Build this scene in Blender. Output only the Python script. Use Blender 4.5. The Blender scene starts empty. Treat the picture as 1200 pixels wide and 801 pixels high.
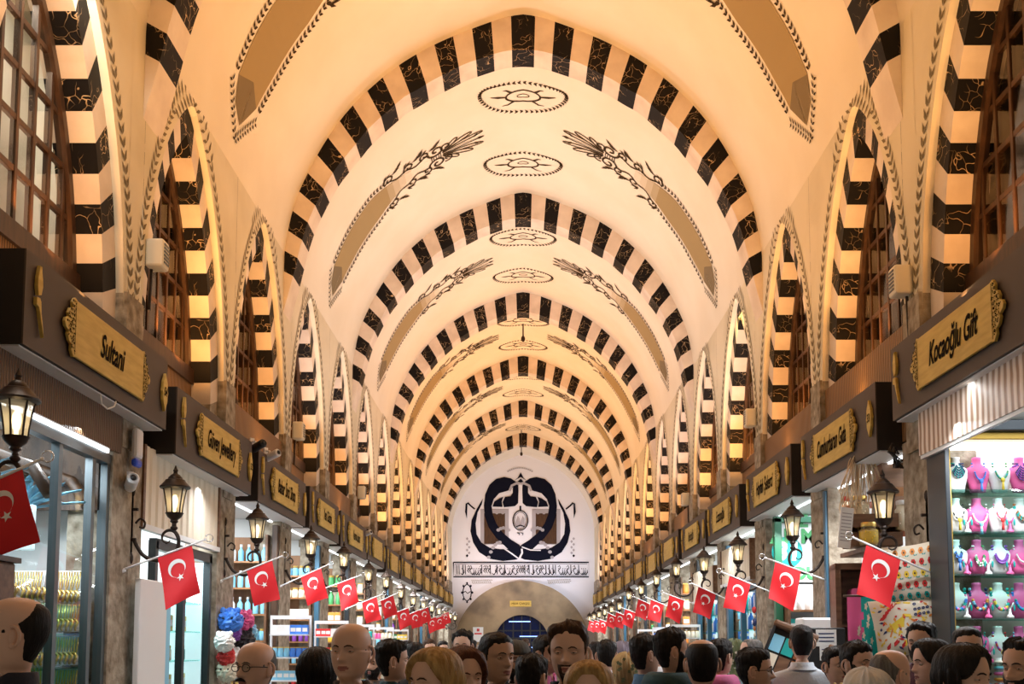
import bpy, bmesh, math, random
from mathutils import Vector, Matrix
R = random.Random(7)
PI = math.pi
scene = bpy.context.scene
COL = scene.collection
EYE = 1.65
# ------------------------------------------------------------------ camera model (image 1200 x 801)
F, CX, HY, TH = 1200.0, 613.0, 756.17, 0.0839
CT, ST = math.cos(TH), math.sin(TH)
Y0 = HY - F * math.tan(TH)
def ray(x, y):
    u = (x - CX) / F; v = (Y0 - y) / F
    return u, CT - ST * v, ST + CT * v
def onD(x, y, D):            # a point of the hall at distance D along it
    u, d, z = ray(x, y); k = D / d
    return Vector((u * k, D, z * k + EYE))
def onX(x, y, X):            # a point of the hall on the plane |x| = X
    u, d, z = ray(x, y); k = X / abs(u)
    return Vector((u * k, d * k, z * k + EYE))
cam = bpy.data.cameras.new('camera'); cam.sensor_width = 36; cam.lens = 36 * F / 1200
cam.shift_x = (600 - CX) / 1200; cam.shift_y = (Y0 - 400.5) / 1200
cam.clip_start = .05; cam.clip_end = 300
co = bpy.data.objects.new('camera', cam); COL.objects.link(co)
co.location = (0, 0, EYE); co.rotation_euler = (PI / 2 + TH, 0, 0)
scene.camera = co
# ------------------------------------------------------------------ materials
MATS = {}
def N(nt, typ, **kw):
    n = nt.nodes.new(typ)
    for k, v in kw.items():
        if k in n.inputs: n.inputs[k].default_value = v
        else: setattr(n, k, v)
    return n
def ramp(nt, stops, interp='LINEAR'):
    n = nt.nodes.new('ShaderNodeValToRGB'); e = n.color_ramp.elements; n.color_ramp.interpolation = interp
    while len(e) < len(stops): e.new(.5)
    for el, (p, c) in zip(e, stops): el.position = p; el.color = (c[0], c[1], c[2], 1)
    return n
def base(name, col=(.5, .5, .5), rough=.6, metal=0., emis=None, es=0., spec=None):
    m = bpy.data.materials.new(name); m.use_nodes = True; MATS[name] = m
    b = m.node_tree.nodes['Principled BSDF']
    b.inputs['Base Color'].default_value = (*col, 1); b.inputs['Roughness'].default_value = rough
    b.inputs['Metallic'].default_value = metal
    if spec is not None: b.inputs['Specular IOR Level'].default_value = spec
    if emis:
        b.inputs['Emission Color'].default_value = (*emis, 1); b.inputs['Emission Strength'].default_value = es
    m.diffuse_color = (*col, 1)
    return m
def coords(nt, scale=(1, 1, 1), kind='Object'):
    tc = N(nt, 'ShaderNodeTexCoord'); mp = N(nt, 'ShaderNodeMapping'); mp.inputs['Scale'].default_value = scale
    nt.links.new(tc.outputs[kind], mp.inputs['Vector']); return mp.outputs['Vector']
def noisy(name, c1, c2, scale=3., rough=.7, detail=4., bump=0., bscale=None, mscale=(1, 1, 1), metal=0., lo=.35, hi=.65, spec=None):
    m = base(name, c1, rough, metal, spec=spec); nt = m.node_tree; b = nt.nodes['Principled BSDF']
    v = coords(nt, mscale)
    n = N(nt, 'ShaderNodeTexNoise', Scale=scale, Detail=detail); nt.links.new(v, n.inputs['Vector'])
    r = ramp(nt, [(lo, c1), (hi, c2)]); nt.links.new(n.outputs['Fac'], r.inputs['Fac'])
    nt.links.new(r.outputs['Color'], b.inputs['Base Color'])
    if bump:
        n2 = N(nt, 'ShaderNodeTexNoise', Scale=bscale or scale * 6, Detail=5.); nt.links.new(v, n2.inputs['Vector'])
        bp = N(nt, 'ShaderNodeBump', Strength=bump, Distance=.02); nt.links.new(n2.outputs['Fac'], bp.inputs['Height'])
        nt.links.new(bp.outputs['Normal'], b.inputs['Normal'])
    return m
def veined(name, basecol, vein, scale=5., width=.02, rough=.35, second=None):
    m = base(name, basecol, rough, spec=.15); nt = m.node_tree; b = nt.nodes['Principled BSDF']
    v = coords(nt)
    n = N(nt, 'ShaderNodeTexNoise', Scale=2.2, Detail=3.); nt.links.new(v, n.inputs['Vector'])
    ad = N(nt, 'ShaderNodeVectorMath', operation='MULTIPLY_ADD'); ad.inputs[1].default_value = (.8, .8, .8)
    nt.links.new(n.outputs['Color'], ad.inputs[0]); nt.links.new(v, ad.inputs[2])
    vo = N(nt, 'ShaderNodeTexVoronoi', Scale=scale); vo.feature = 'DISTANCE_TO_EDGE'; nt.links.new(ad.outputs[0], vo.inputs['Vector'])
    r = ramp(nt, [(0, vein), (width, vein), (width * 2.2, basecol), (1, second or basecol)])
    nt.links.new(vo.outputs['Distance'], r.inputs['Fac'])
    n3 = N(nt, 'ShaderNodeTexNoise', Scale=3.1, Detail=2.); nt.links.new(v, n3.inputs['Vector'])
    r3 = ramp(nt, [(.44, (0, 0, 0)), (.58, (1, 1, 1))]); nt.links.new(n3.outputs['Fac'], r3.inputs['Fac'])
    mx = N(nt, 'ShaderNodeMix'); mx.data_type = 'RGBA'; nt.links.new(r3.outputs['Color'], mx.inputs[0]); mx.inputs[6].default_value = (*basecol, 1); nt.links.new(r.outputs['Color'], mx.inputs[7])
    nt.links.new(mx.outputs[2], b.inputs['Base Color'])
    return m
def striped(name, c1, c2, scale=8., axis='X', rough=.6, bump=.3, distort=0., kind='Object'):
    m = base(name, c1, rough); nt = m.node_tree; b = nt.nodes['Principled BSDF']
    v = coords(nt, kind=kind)
    w = N(nt, 'ShaderNodeTexWave', Scale=scale, Distortion=distort); w.bands_direction = axis; nt.links.new(v, w.inputs['Vector'])
    r = ramp(nt, [(.15, c1), (.75, c2)]); nt.links.new(w.outputs['Color'], r.inputs['Fac'])
    nt.links.new(r.outputs['Color'], b.inputs['Base Color'])
    bp = N(nt, 'ShaderNodeBump', Strength=bump, Distance=.02); nt.links.new(w.outputs['Fac'], bp.inputs['Height'])
    nt.links.new(bp.outputs['Normal'], b.inputs['Normal'])
    return m
def glassy(name, tint=(.8, .85, .85), refl=.18, rough=.03):
    m = bpy.data.materials.new(name); m.use_nodes = True; MATS[name] = m; nt = m.node_tree; nt.nodes.clear()
    o = N(nt, 'ShaderNodeOutputMaterial'); t = N(nt, 'ShaderNodeBsdfTransparent'); t.inputs[0].default_value = (*tint, 1)
    g = N(nt, 'ShaderNodeBsdfGlossy', Roughness=rough); x = N(nt, 'ShaderNodeMixShader'); x.inputs[0].default_value = refl
    nt.links.new(t.outputs[0], x.inputs[1]); nt.links.new(g.outputs[0], x.inputs[2]); nt.links.new(x.outputs[0], o.inputs[0])
    return m
def glow(name, col, s): return base(name, (.8, .8, .8), .5, emis=col, es=s)
noisy('plaster', (.80, .71, .56), (.84, .76, .62), 1.1, .75, bump=.04, bscale=20)
noisy('wall_plaster', (.78, .70, .53), (.60, .53, .37), .9, .8, bump=.08, bscale=14, lo=.45, hi=.8)
base('reveal_plaster', (.86, .77, .6), .7)
veined('marble_dark', (.007, .006, .006), (.62, .44, .25), 6.5, .009, .55, (.012, .010, .010))
m = noisy('marble_light', (.80, .69, .58), (.66, .55, .45), 3, .4, mscale=(1, 1, 1)); 
noisy('stone', (.46, .40, .31), (.17, .13, .085), 10, .9, bump=.9, bscale=16, lo=.3, hi=.7)
noisy('gate_stone', (.36, .27, .16), (.17, .13, .085), 1.1, .9, bump=.5, bscale=5, lo=.35, hi=.68)
noisy('paving', (.22, .2, .18), (.3, .28, .25), 2, .6, bump=.1)
base('paint_black', (.05, .035, .02), .8, spec=.05); base('paint_soft', (.20, .155, .08), .75)
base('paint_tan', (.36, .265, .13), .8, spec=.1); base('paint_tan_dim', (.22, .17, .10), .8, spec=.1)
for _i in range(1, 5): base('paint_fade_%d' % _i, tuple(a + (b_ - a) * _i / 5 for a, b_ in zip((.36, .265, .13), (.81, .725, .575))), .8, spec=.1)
striped('wood_rib', (.10, .045, .015), (.30, .15, .05), 9, 'X', .5, .5)
noisy('wood_dark', (.040, .018, .008), (.075, .034, .014), 4, .45, mscale=(6, 6, 1))
noisy('wood_mid', (.25, .11, .04), (.36, .17, .07), 3, .45, mscale=(8, 8, 1))
noisy('wood_brown', (.12, .055, .025), (.2, .1, .05), 3, .5, mscale=(1, 8, 8))
striped('wood_pale_rib', (.62, .46, .28), (.82, .68, .48), 5.5, 'X', .5, .4)
striped('wood_stripe', (.34, .21, .13), (.85, .76, .68), 3.6, 'Y', .45, .1, 1.5); striped('wood_rib_side', (.06, .03, .015), (.17, .09, .04), 9, 'Y', .4, .5)
base('unlit_plaster', (.10, .07, .05), .9); base('pale_plaster', (.75, .7, .6), .9); base('shop_white', (.78, .79, .78), .7)
noisy('sign_brown', (.060, .041, .031), (.072, .05, .038), 2, .55)
base('sign_side', (.016, .012, .011), .6)
noisy('sign_gold', (.58, .39, .075), (.70, .50, .12), 2.5, .5, mscale=(1.5, 1, 9))
noisy('gold_edge', (.40, .25, .06), (.5, .33, .09), 6, .4, metal=.3)
base('lettering', (.010, .007, .004), .8, spec=.05)
glow('led_white', (.92, .97, 1.), 4.); base('panel_white', (.82, .84, .85), .5)
noisy('iron', (.020, .014, .012), (.045, .03, .022), 12, .42, metal=.6)
glassy('lamp_glass', (.95, .92, .85), .10, .05)
_nt = MATS['lamp_glass'].node_tree; _o = next(n for n in _nt.nodes if n.type == 'OUTPUT_MATERIAL'); _a = _o.inputs[0].links[0].from_socket
_d = N(_nt, 'ShaderNodeBsdfTranslucent'); _d.inputs[0].default_value = (.95, .88, .72, 1); _x = N(_nt, 'ShaderNodeMixShader'); _x.inputs[0].default_value = .38
_nt.links.new(_a, _x.inputs[1]); _nt.links.new(_d.outputs[0], _x.inputs[2]); _nt.links.new(_x.outputs[0], _o.inputs[0])
glow('bulb', (1., .74, .38), 6.)
glassy('window_glass', (.62, .60, .55), .16, .06); glassy('shop_glass', (.86, .93, .95), .10, .03)
glassy('shelf_glass', (.6, .85, .8), .12, .05)
base('flag_red', (.72, .012, .02), .6); base('flag_white', (.88, .86, .86), .6)
base('chrome', (.75, .76, .78), .25, .8); base('white_plastic', (.84, .85, .87), .35); base('black_plastic', (.015, .015, .017), .4)
base('blue_plastic', (.02, .09, .75), .35); base('grey_metal', (.10, .12, .13), .35, .5); base('frame_dark', (.028, .034, .04), .4, .3)
base('frame_blue', (.05, .14, .22), .4, .2); base('green_frame', (.02, .14, .07), .4)
base('mural_white', (.80, .80, .83), .8); base('mural_navy', (.008, .009, .018), .9, spec=.03); base('mural_grey', (.42, .40, .42), .8)
base('gilt', (.42, .26, .045), .4, .6); base('gold', (.85, .58, .16), .3, .7)
base('pink', (.82, .13, .36), .5); base('bust_white', (.86, .86, .85), .5)
base('teal', (.0, .38, .36), .5); base('blue_goods', (.05, .22, .75), .5); base('red_goods', (.62, .03, .03), .5); base('yellow_goods', (.85, .62, .06), .5)
base('green_goods', (.07, .35, .12), .5); base('purple', (.25, .07, .45), .5); base('cream', (.80, .74, .60), .6); base('orange_goods', (.8, .3, .05), .5)
base('sky_goods', (.25, .62, .85), .4); base('navy_goods', (.02, .04, .14), .5); base('black_goods', (.015, .015, .02), .5)
base('copper', (.55, .22, .10), .3, .8); base('paper', (.85, .85, .84), .7)
glow('case_glow', (.72, .95, 1.), .75); glow('warm_case', (1., .86, .55), 1.5)
glow('blue_reflection', (.08, .3, 1.), 2.2); base('night_glass', (.004, .012, .06), .15)
def M(*names): return [MATS[n] for n in names]
# ------------------------------------------------------------------ mesh builder
class MB:
    def __init__(s): s.v = []; s.f = []; s.m = []; s.cur = 0
    def add(s, vs, fs):
        o = len(s.v); s.v += [tuple(p) for p in vs]
        for f in fs: s.f.append(tuple(i + o for i in f)); s.m.append(s.cur)
        return s
    def quad(s, a, b, c, d): return s.add([a, b, c, d], [(0, 1, 2, 3)])
    def poly(s, ps): return s.add(ps, [tuple(range(len(ps)))])
    def box(s, x0, x1, y0, y1, z0, z1):
        return s.add([(x, y, z) for x in (x0, x1) for y in (y0, y1) for z in (z0, z1)],
                     [(0, 1, 3, 2), (4, 6, 7, 5), (0, 4, 5, 1), (2, 3, 7, 6), (0, 2, 6, 4), (1, 5, 7, 3)])
    def rings(s, rs, closed=True, cap=True, capend=True):
        n = len(rs[0]); vs = [p for r in rs for p in r]; fs = []
        for i in range(len(rs) - 1):
            for j in range(n if closed else n - 1):
                k = (j + 1) % n
                fs.append((i * n + j, i * n + k, (i + 1) * n + k, (i + 1) * n + j))
        if cap and closed: fs.append(tuple(range(n - 1, -1, -1)))
        if capend and cap and closed: fs.append(tuple((len(rs) - 1) * n + j for j in range(n)))
        return s.add(vs, fs)
    def tube(s, pts, r, n=8):
        pts = [Vector(p) for p in pts]; rs = []
        up = Vector((0, 0, 1)); prev = None
        for i, p in enumerate(pts):
            t = (pts[min(i + 1, len(pts) - 1)] - pts[max(i - 1, 0)]).normalized()
            if prev is None:
                a = t.cross(up)
                if a.length < .01: a = t.cross(Vector((0, 1, 0)))
                a.normalize()
            else:
                a = (prev - t * prev.dot(t)); a.normalize()
            prev = a; b = t.cross(a); rr = r[i] if isinstance(r, (list, tuple)) else r
            rs.append([p + (a * math.cos(q) + b * math.sin(q)) * rr for q in (2 * PI * j / n for j in range(n))])
        return s.rings(rs)
    def lathe(s, prof, n=16, o=(0, 0, 0), sx=1., sy=1.):
        return s.rings([[(o[0] + r * sx * math.cos(2 * PI * j / n), o[1] + r * sy * math.sin(2 * PI * j / n), o[2] + z) for j in range(n)] for r, z in prof])
    def ell(s, c, r, n=12, k=8, rot=None):
        rs = []
        for i in range(k + 1):
            a = -PI / 2 + PI * i / k; ca = max(math.cos(a), .02)
            ring = [Vector((r[0] * ca * math.cos(2 * PI * j / n), r[1] * ca * math.sin(2 * PI * j / n), r[2] * math.sin(a))) for j in range(n)]
            if rot is not None: ring = [rot @ p for p in ring]
            rs.append([p + Vector(c) for p in ring])
        return s.rings(rs)
    def extr(s, poly, mp, t0, t1):       # 2-D outline, mapped by mp(u, v, t), with thickness t0..t1
        n = len(poly); a = [mp(u, v, t0) for u, v in poly]; b = [mp(u, v, t1) for u, v in poly]
        return s.add(a + b, [tuple(range(n)), tuple(range(2 * n - 1, n - 1, -1))] + [(i, (i + 1) % n, n + (i + 1) % n, n + i) for i in range(n)])
    def stroke(s, pts, w, mp):           # flat painted line of width w (or list)
        P = [Vector(p) for p in pts]; L = []; Rr = []
        for i, p in enumerate(P):
            t = P[min(i + 1, len(P) - 1)] - P[max(i - 1, 0)]
            if t.length == 0: t = Vector((1, 0))
            t.normalize(); nrm = Vector((-t.y, t.x)); ww = (w[i] if isinstance(w, (list, tuple)) else w) / 2
            L.append(p + nrm * ww); Rr.append(p - nrm * ww)
        for i in range(len(P) - 1):
            s.quad(mp(*L[i]), mp(*L[i + 1]), mp(*Rr[i + 1]), mp(*Rr[i]))
        return s
    def leaf(s, x, y, ang, l, w, mp):
        c, q = math.cos(ang), math.sin(ang)
        pts = [(0, 0), (l * .4, w / 2), (l, 0), (l * .4, -w / 2)]
        return s.poly([mp(x + c * a - q * b, y + q * a + c * b) for a, b in pts])
    def xf(s, mat, i0=0):
        for i in range(i0, len(s.v)): s.v[i] = tuple(mat @ Vector(s.v[i]))
        return s
    def build(s, name, mats, parent=None, smooth=False, bevel=0., recalc=True, ang=None):
        me = bpy.data.meshes.new(name); me.from_pydata(s.v, [], s.f)
        for mm in mats: me.materials.append(MATS[mm] if isinstance(mm, str) else mm)
        me.polygons.foreach_set('material_index', s.m)
        if recalc:
            bm = bmesh.new(); bm.from_mesh(me); bmesh.ops.recalc_face_normals(bm, faces=bm.faces); bm.to_mesh(me); bm.free()
        if smooth: me.polygons.foreach_set('use_smooth', [True] * len(me.polygons))
        if smooth and ang: me.set_sharp_from_angle(angle=ang)
        o = bpy.data.objects.new(name, me); COL.objects.link(o)
        if parent: o.parent = parent
        if bevel:
            b = o.modifiers.new('bevel', 'BEVEL'); b.width = bevel; b.segments = 2; b.limit_method = 'ANGLE'
        return o
def tag(o, label=None, cat=None, group=None, kind=None):
    if label: o['label'] = label
    if cat: o['category'] = cat
    if group: o['group'] = group
    if kind: o['kind'] = kind
    return o
def empty(name, loc=(0, 0, 0), rz=0., scale=1.):
    o = bpy.data.objects.new(name, None); COL.objects.link(o); o.location = loc; o.rotation_euler = (0, 0, rz)
    o.scale = (scale,) * 3; o.empty_display_size = .1; return o
def copy_tree(o, parent=None):
    c = o.copy(); COL.objects.link(c)
    if parent: c.parent = parent
    for ch in list(o.children): copy_tree(ch, c)
    return c
def text_mesh(body, size, width=None, shear=.25, bold=0.):
    cu = bpy.data.curves.new('lettering', 'FONT'); cu.body = body; cu.size = size; cu.shear = shear; cu.offset = bold
    cu.align_x = 'CENTER'; cu.align_y = 'CENTER'; cu.resolution_u = 3
    ob = bpy.data.objects.new('lettering', cu); COL.objects.link(ob)
    dg = bpy.context.evaluated_depsgraph_get(); me = bpy.data.meshes.new_from_object(ob.evaluated_get(dg))
    bpy.data.objects.remove(ob); vs = [v.co.copy() for v in me.vertices]; fs = [tuple(p.vertices) for p in me.polygons]
    w = max(v.x for v in vs) - min(v.x for v in vs); k = width / w if width and w > 0 else 1.
    return [(v.x * k, v.y) for v in vs], fs
def put_text(mb, body, size, mp, width=None, shear=.25, bold=0.):
    vs, fs = text_mesh(body, size, width, shear, bold)
    mb.add([mp(x, y) for x, y in vs], fs); return mb
def side_rz(s): return PI / 2 if s < 0 else -PI / 2      # wall things are built facing -y and then turned to face the aisle
def ordinal(n):
    return ['first', 'second', 'third', 'fourth', 'fifth', 'sixth', 'seventh', 'eighth', 'ninth', 'tenth', 'eleventh', 'twelfth', 'thirteenth', 'fourteenth', 'fifteenth', 'sixteenth'][n]
SIDE = {-1: 'gold-jewellery', 1: 'necklace-display'}
# ------------------------------------------------------------------ the hall
XW = 3.36; DEND = 48.2; Y_START = 2.7
WIN = [7.15 + 2.89 * k for k in range(14)]               # centres of the lofts' arched windows
PIER = [5.7 + 2.89 * k for k in range(15)]
ARCH = [8.2 + 5.8 * k for k in range(7)]; ARCH_T = .44
PROF = [(0, 9.03), (.2, 9.0), (.4, 8.94), (.74, 8.81), (1.22, 8.60), (1.7, 8.32), (2.12, 7.98), (2.5, 7.58), (2.81, 7.13), (3.05, 6.67), (3.22, 6.25), (3.31, 5.85), (3.36, 5.5)]
PROF = [(x, z + EYE) for x, z in PROF]
INN = [(0, 8.5), (.18, 8.49), (.37, 8.45), (.6, 8.37), (.85, 8.28), (1.05, 8.17), (1.28, 8.05), (1.51, 7.9), (1.69, 7.8), (1.88, 7.63), (2.04, 7.48), (2.23, 7.29), (2.36, 7.12), (2.54, 6.89), (2.68, 6.7), (2.8, 6.48), (2.92, 6.23), (3.02, 6.0), (3.09, 5.78), (3.15, 5.54), (3.2, 5.31), (3.26, 5.05), (3.36, 4.65)]
INN = [(x, z + EYE) for x, z in INN]
def cumlen(P):
    s = [0.]
    for a, b in zip(P, P[1:]): s.append(s[-1] + math.hypot(b[0] - a[0], b[1] - a[1]))
    return s
def at_len(P, S, t):
    t = max(0., min(t, S[-1]))
    for i in range(len(P) - 1):
        if t <= S[i + 1] or i == len(P) - 2:
            k = (t - S[i]) / (S[i + 1] - S[i]); return (P[i][0] + (P[i + 1][0] - P[i][0]) * k, P[i][1] + (P[i + 1][1] - P[i][1]) * k)
def smooth_poly(P, n):       # Catmull-Rom resampling
    S = cumlen(P); out = []
    for q in range(n + 1):
        t = S[-1] * q / n; i = max(j for j in range(len(P) - 1) if S[j] <= t + 1e-9); k = (t - S[i]) / (S[i + 1] - S[i])
        p0, p1, p2, p3 = P[max(i - 1, 0)], P[i], P[i + 1], P[min(i + 2, len(P) - 1)]
        out.append(tuple(.5 * (2 * p1[c] + (p2[c] - p0[c]) * k + (2 * p0[c] - 5 * p1[c] + 4 * p2[c] - p3[c]) * k * k + (3 * p1[c] - p0[c] - 3 * p2[c] + p3[c]) * k ** 3) for c in (0, 1)))
    return out
VP = smooth_poly(PROF, 40); VS = cumlen(VP)
IP = smooth_poly(INN, 60); IS = cumlen(IP)
EP = VP + [(3.37, 4.65 + EYE)]; ES = cumlen(EP)
def vault(s, y, off=.006):      # s: signed length along the vault from the crown, y: along the hall
    t = abs(s); a = at_len(VP, VS, t); b = at_len(VP, VS, t + .03); b0 = at_len(VP, VS, max(t - .03, 0))
    dx, dz = b[0] - b0[0], b[1] - b0[1]; l = math.hypot(dx, dz) or 1
    nx, nz = dz / l, -dx / l                                  # towards the aisle
    if t < .04: nx, nz = 0, -1
    sg = 1 if s >= 0 else -1
    return (sg * (a[0] + nx * off), y, a[1] + nz * off)
# ceiling with its painted decoration
cb = MB()
full = [(-x, z) for x, z in VP[:0:-1]] + VP
ys = [Y_START] + [Y_START + (DEND - Y_START) * i / 30 for i in range(1, 31)]
cb.rings([[(x, y, z) for x, z in full] for y in ys], closed=False)
def vmap(y0, sg=1): return lambda a, b: vault(sg * a, y0 + b)
def circ(cx, cy, rx, ry, a0=0., a1=2 * PI, n=24): return [(cx + rx * math.cos(a0 + (a1 - a0) * i / n), cy + ry * math.sin(a0 + (a1 - a0) * i / n)) for i in range(n + 1)]
def spiral(cx, cy, r, turns, a0, sg, n=26):
    return [(cx + r * (1 - .85 * i / n) * math.cos(a0 + sg * turns * 2 * PI * i / n), cy + r * (1 - .85 * i / n) * math.sin(a0 + sg * turns * 2 * PI * i / n)) for i in range(n + 1)]
def medallion(b, y0):
    mp = lambda a, c: vault(a, y0 + c)
    b.cur = 1
    for q in range(52):
        t = 2 * PI * q / 52
        for rad, sgn in ((1.02, 1), (.92, -1)):
            x = .76 * math.cos(t) * rad; y = .46 * math.sin(t) * rad - .36 * abs(math.cos(t)) ** 2. + .10
            b.leaf(x, y, t + PI / 2 + sgn * .95, .098, .046, mp)
    b.stroke([(x, y - .25 * x * x) for x, y in circ(0, .05, .29, .17)], .035, mp)
    b.stroke([(x, y - .25 * x * x) for x, y in circ(0, .05, .10, .05)], .018, mp)
    for sg in (1, -1):
        b.stroke([(sg * .29, .02), (sg * .42, -.04), (sg * .55, -.12)], [.03, .05, .012], mp)
        b.stroke([(sg * .16, .19), (sg * .26, .27), (sg * .36, .25)], [.05, .03, .01], mp)
        b.stroke([(sg * .2, -.09), (sg * .28, -.18), (sg * .34, -.2)], [.05, .03, .01], mp)
def panel(b, y0, sg):
    mp = lambda a, c: vault(sg * a, y0 + c, .006)
    mq = lambda a, c: vault(sg * a, y0 + c, .010)
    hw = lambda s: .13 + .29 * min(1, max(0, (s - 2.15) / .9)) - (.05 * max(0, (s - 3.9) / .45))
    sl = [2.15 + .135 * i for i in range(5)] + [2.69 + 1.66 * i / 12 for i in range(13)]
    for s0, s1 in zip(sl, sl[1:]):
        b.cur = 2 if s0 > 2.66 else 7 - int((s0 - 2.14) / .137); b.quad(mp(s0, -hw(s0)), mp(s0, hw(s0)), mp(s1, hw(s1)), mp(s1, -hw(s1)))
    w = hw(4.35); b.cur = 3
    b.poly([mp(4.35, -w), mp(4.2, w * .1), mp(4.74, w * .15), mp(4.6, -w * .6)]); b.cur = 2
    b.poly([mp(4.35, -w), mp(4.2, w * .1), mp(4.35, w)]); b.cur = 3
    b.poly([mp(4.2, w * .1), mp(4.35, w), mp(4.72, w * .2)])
    b.cur = 1
    for c in (-1, 1):
        n = 21
        for i in range(n):
            s = 2.75 + (4.42 - 2.75) * i / n
            for d in (-.8, .8):
                b.leaf(s, c * (hw(s) + .10), PI + d, .088, .044, mq)
        for i in range(9):
            k = i / 8; s = 4.48 + .45 * k; y = c * (w + .10) * (1 - k)
            for d in (-.9, .9): b.leaf(s, y, math.atan2(-c, .9) + d + PI, .09, .034, mq)
        # scrolls and acanthus above the tan field
        for s0, r, a in ((2.62, .13, 0.), (2.18, .12, .5), (1.84, .11, 1.)):
            b.stroke(spiral(s0, c * (hw(s0) + .14), r, 1.2, a, c), .036, mq)
            for j in range(3): b.leaf(s0 - .08 - .06 * j, c * (hw(s0) + .20 + .02 * j), PI - c * (.25 + .3 * j), .21, .055, mq)
            for j in range(2): b.leaf(s0 + .06 + .05 * j, c * (hw(s0) + .22), PI - c * (.6 + .3 * j), .15, .045, mq)
        b.stroke([(2.74 - .98 * i / 14, c * (hw(2.74 - .98 * i / 14) + .05 + .04 * math.sin(i * 1.1))) for i in range(15)], .034, mq)
        b.stroke(spiral(1.62, c * .21, .17, 1.3, 0, -c), .04, mq); b.stroke(spiral(1.42, c * .2, .11, 1.1, 1., c), .032, mq)
        for l, a, w_ in ((.78, .18, .055), (.62, .42, .06), (.40, .75, .055)):
            ca, sa = math.cos(a), math.sin(a)
            T = [(l * (1 - math.cos(t)) / 2, w_ * math.sin(t) * (.4 + .6 * (1 - math.cos(t)) / 2)) for t in [2 * PI * i / 20 for i in range(21)]]
            b.stroke([(1.5 - (u * ca - v * sa), c * (.05 + u * sa + v * ca)) for u, v in T], .026, mq)
        b.leaf(.9, c * .09, PI - c * .9, .12, .05, mq)
    b.stroke([(1.72, -.08), (1.72, .08), (1.54, .07), (1.54, -.07), (1.72, -.08)], .022, mq)
    for t in (1.58, 1.63, 1.68): b.stroke([(t, -.05), (t, .05)], .014, mq)
    b.stroke([(1.5, 0), (.78, 0)], .028, mq); b.leaf(.86, 0, PI, .16, .08, mq)
for i, y in enumerate(ARCH):
    c = y + ARCH_T / 2
    for sg in (-1, 1): panel(cb, c + 2.9 if i < 6 else c + 2.4, sg)
    medallion(cb, c + 1.9); 
    if i < 6: medallion(cb, c + 4.25)
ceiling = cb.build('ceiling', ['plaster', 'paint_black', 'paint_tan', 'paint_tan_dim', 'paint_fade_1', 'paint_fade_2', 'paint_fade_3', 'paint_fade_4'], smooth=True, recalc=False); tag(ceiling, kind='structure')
# transverse arches: striped voussoirs
ab = MB()
NS = 41
def frac(i):    # joint i = 0..NS over the half arch measured from the crown: key stone slightly wider
    return 0 if i < 0 else i
half = IS[-1]; key = .16; step = (half - key) / 20
for sg in (-1, 1):
    js = [0, key] + [key + step * (i + 1) for i in range(20)]
    for i in range(len(js) - 1):
        ab.cur = i % 2
        f0, f1 = js[i] / half, js[i + 1] / half
        if i == 20: ab.cur = 1
        for q in range(3):
            a = f0 + (f1 - f0) * q / 3; c = f0 + (f1 - f0) * (q + 1) / 3
            i0, i1 = at_len(IP, IS, a * half), at_len(IP, IS, c * half)
            e0, e1 = at_len(EP, ES, a * ES[-1]), at_len(EP, ES, c * ES[-1])
            P = lambda p, y: (sg * p[0], y, p[1])
            ab.quad(P(i0, 0), P(i1, 0), P(e1, 0), P(e0, 0)); ab.quad(P(i0, 0), P(i1, 0), P(i1, ARCH_T), P(i0, ARCH_T))
            ab.quad(P(i0, ARCH_T), P(i1, ARCH_T), P(e1, ARCH_T), P(e0, ARCH_T))
arch0 = ab.build('trim_1', ['marble_dark', 'marble_light'], recalc=False); arch0.location = (0, ARCH[0] + .5, 0); tag(arch0, kind='structure')
for i in range(1, 7):
    a = arch0.copy(); COL.objects.link(a); a.name = 'trim_%d' % (i + 1); a.location = (0, ARCH[i], 0)
# ------------------------------------------------------------------ side walls with arched openings
HP = [(0, 7.13), (.10, 7.09), (.30, 6.92), (.55, 6.64), (.8, 6.25), (1.0, 5.8), (1.15, 5.3), (1.24, 4.75), (1.28, 4.2), (1.28, 3.42)]
HQ = smooth_poly(HP, 36); HS = cumlen(HQ)
def hz(t):
    t = abs(t)
    for (a, za), (b, zb) in zip(HQ, HQ[1:]):
        if a <= t <= b and b > a: return za + (zb - za) * (t - a) / (b - a)
    return 4.2
def inset(P, d):
    out = []
    for i, p in enumerate(P):
        a, b = P[max(i - 1, 0)], P[min(i + 1, len(P) - 1)]; dx, dz = b[0] - a[0], b[1] - a[1]; l = math.hypot(dx, dz)
        n = (dz / l, -dx / l)                       # to the inside of the opening
        out.append((p[0] + n[0] * d, p[1] + n[1] * d))
    k = [q for q in out if q[0] > .012]
    (x0, z0), (x1, z1) = k[0], k[1]
    k = [(0., z0 + (z0 - z1) * x0 / max(x1 - x0, 1e-3))] + k
    S = cumlen(k); return [at_len(k, S, S[-1] * i / 44) for i in range(45)]
RING = .27
HI = inset(HQ, RING); HIS = cumlen(HI)
def wz(z):                                          # half width of the inner opening at height z
    for (a, za), (b, zb) in zip(HI, HI[1:]):
        if zb <= z <= za and za > zb: return a + (b - a) * (za - z) / (za - zb)
    return 0. if z > HI[0][1] else HI[-1][0]
LIT_LOFT = {(-1, 0): 1, (1, 3): 1}
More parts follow.
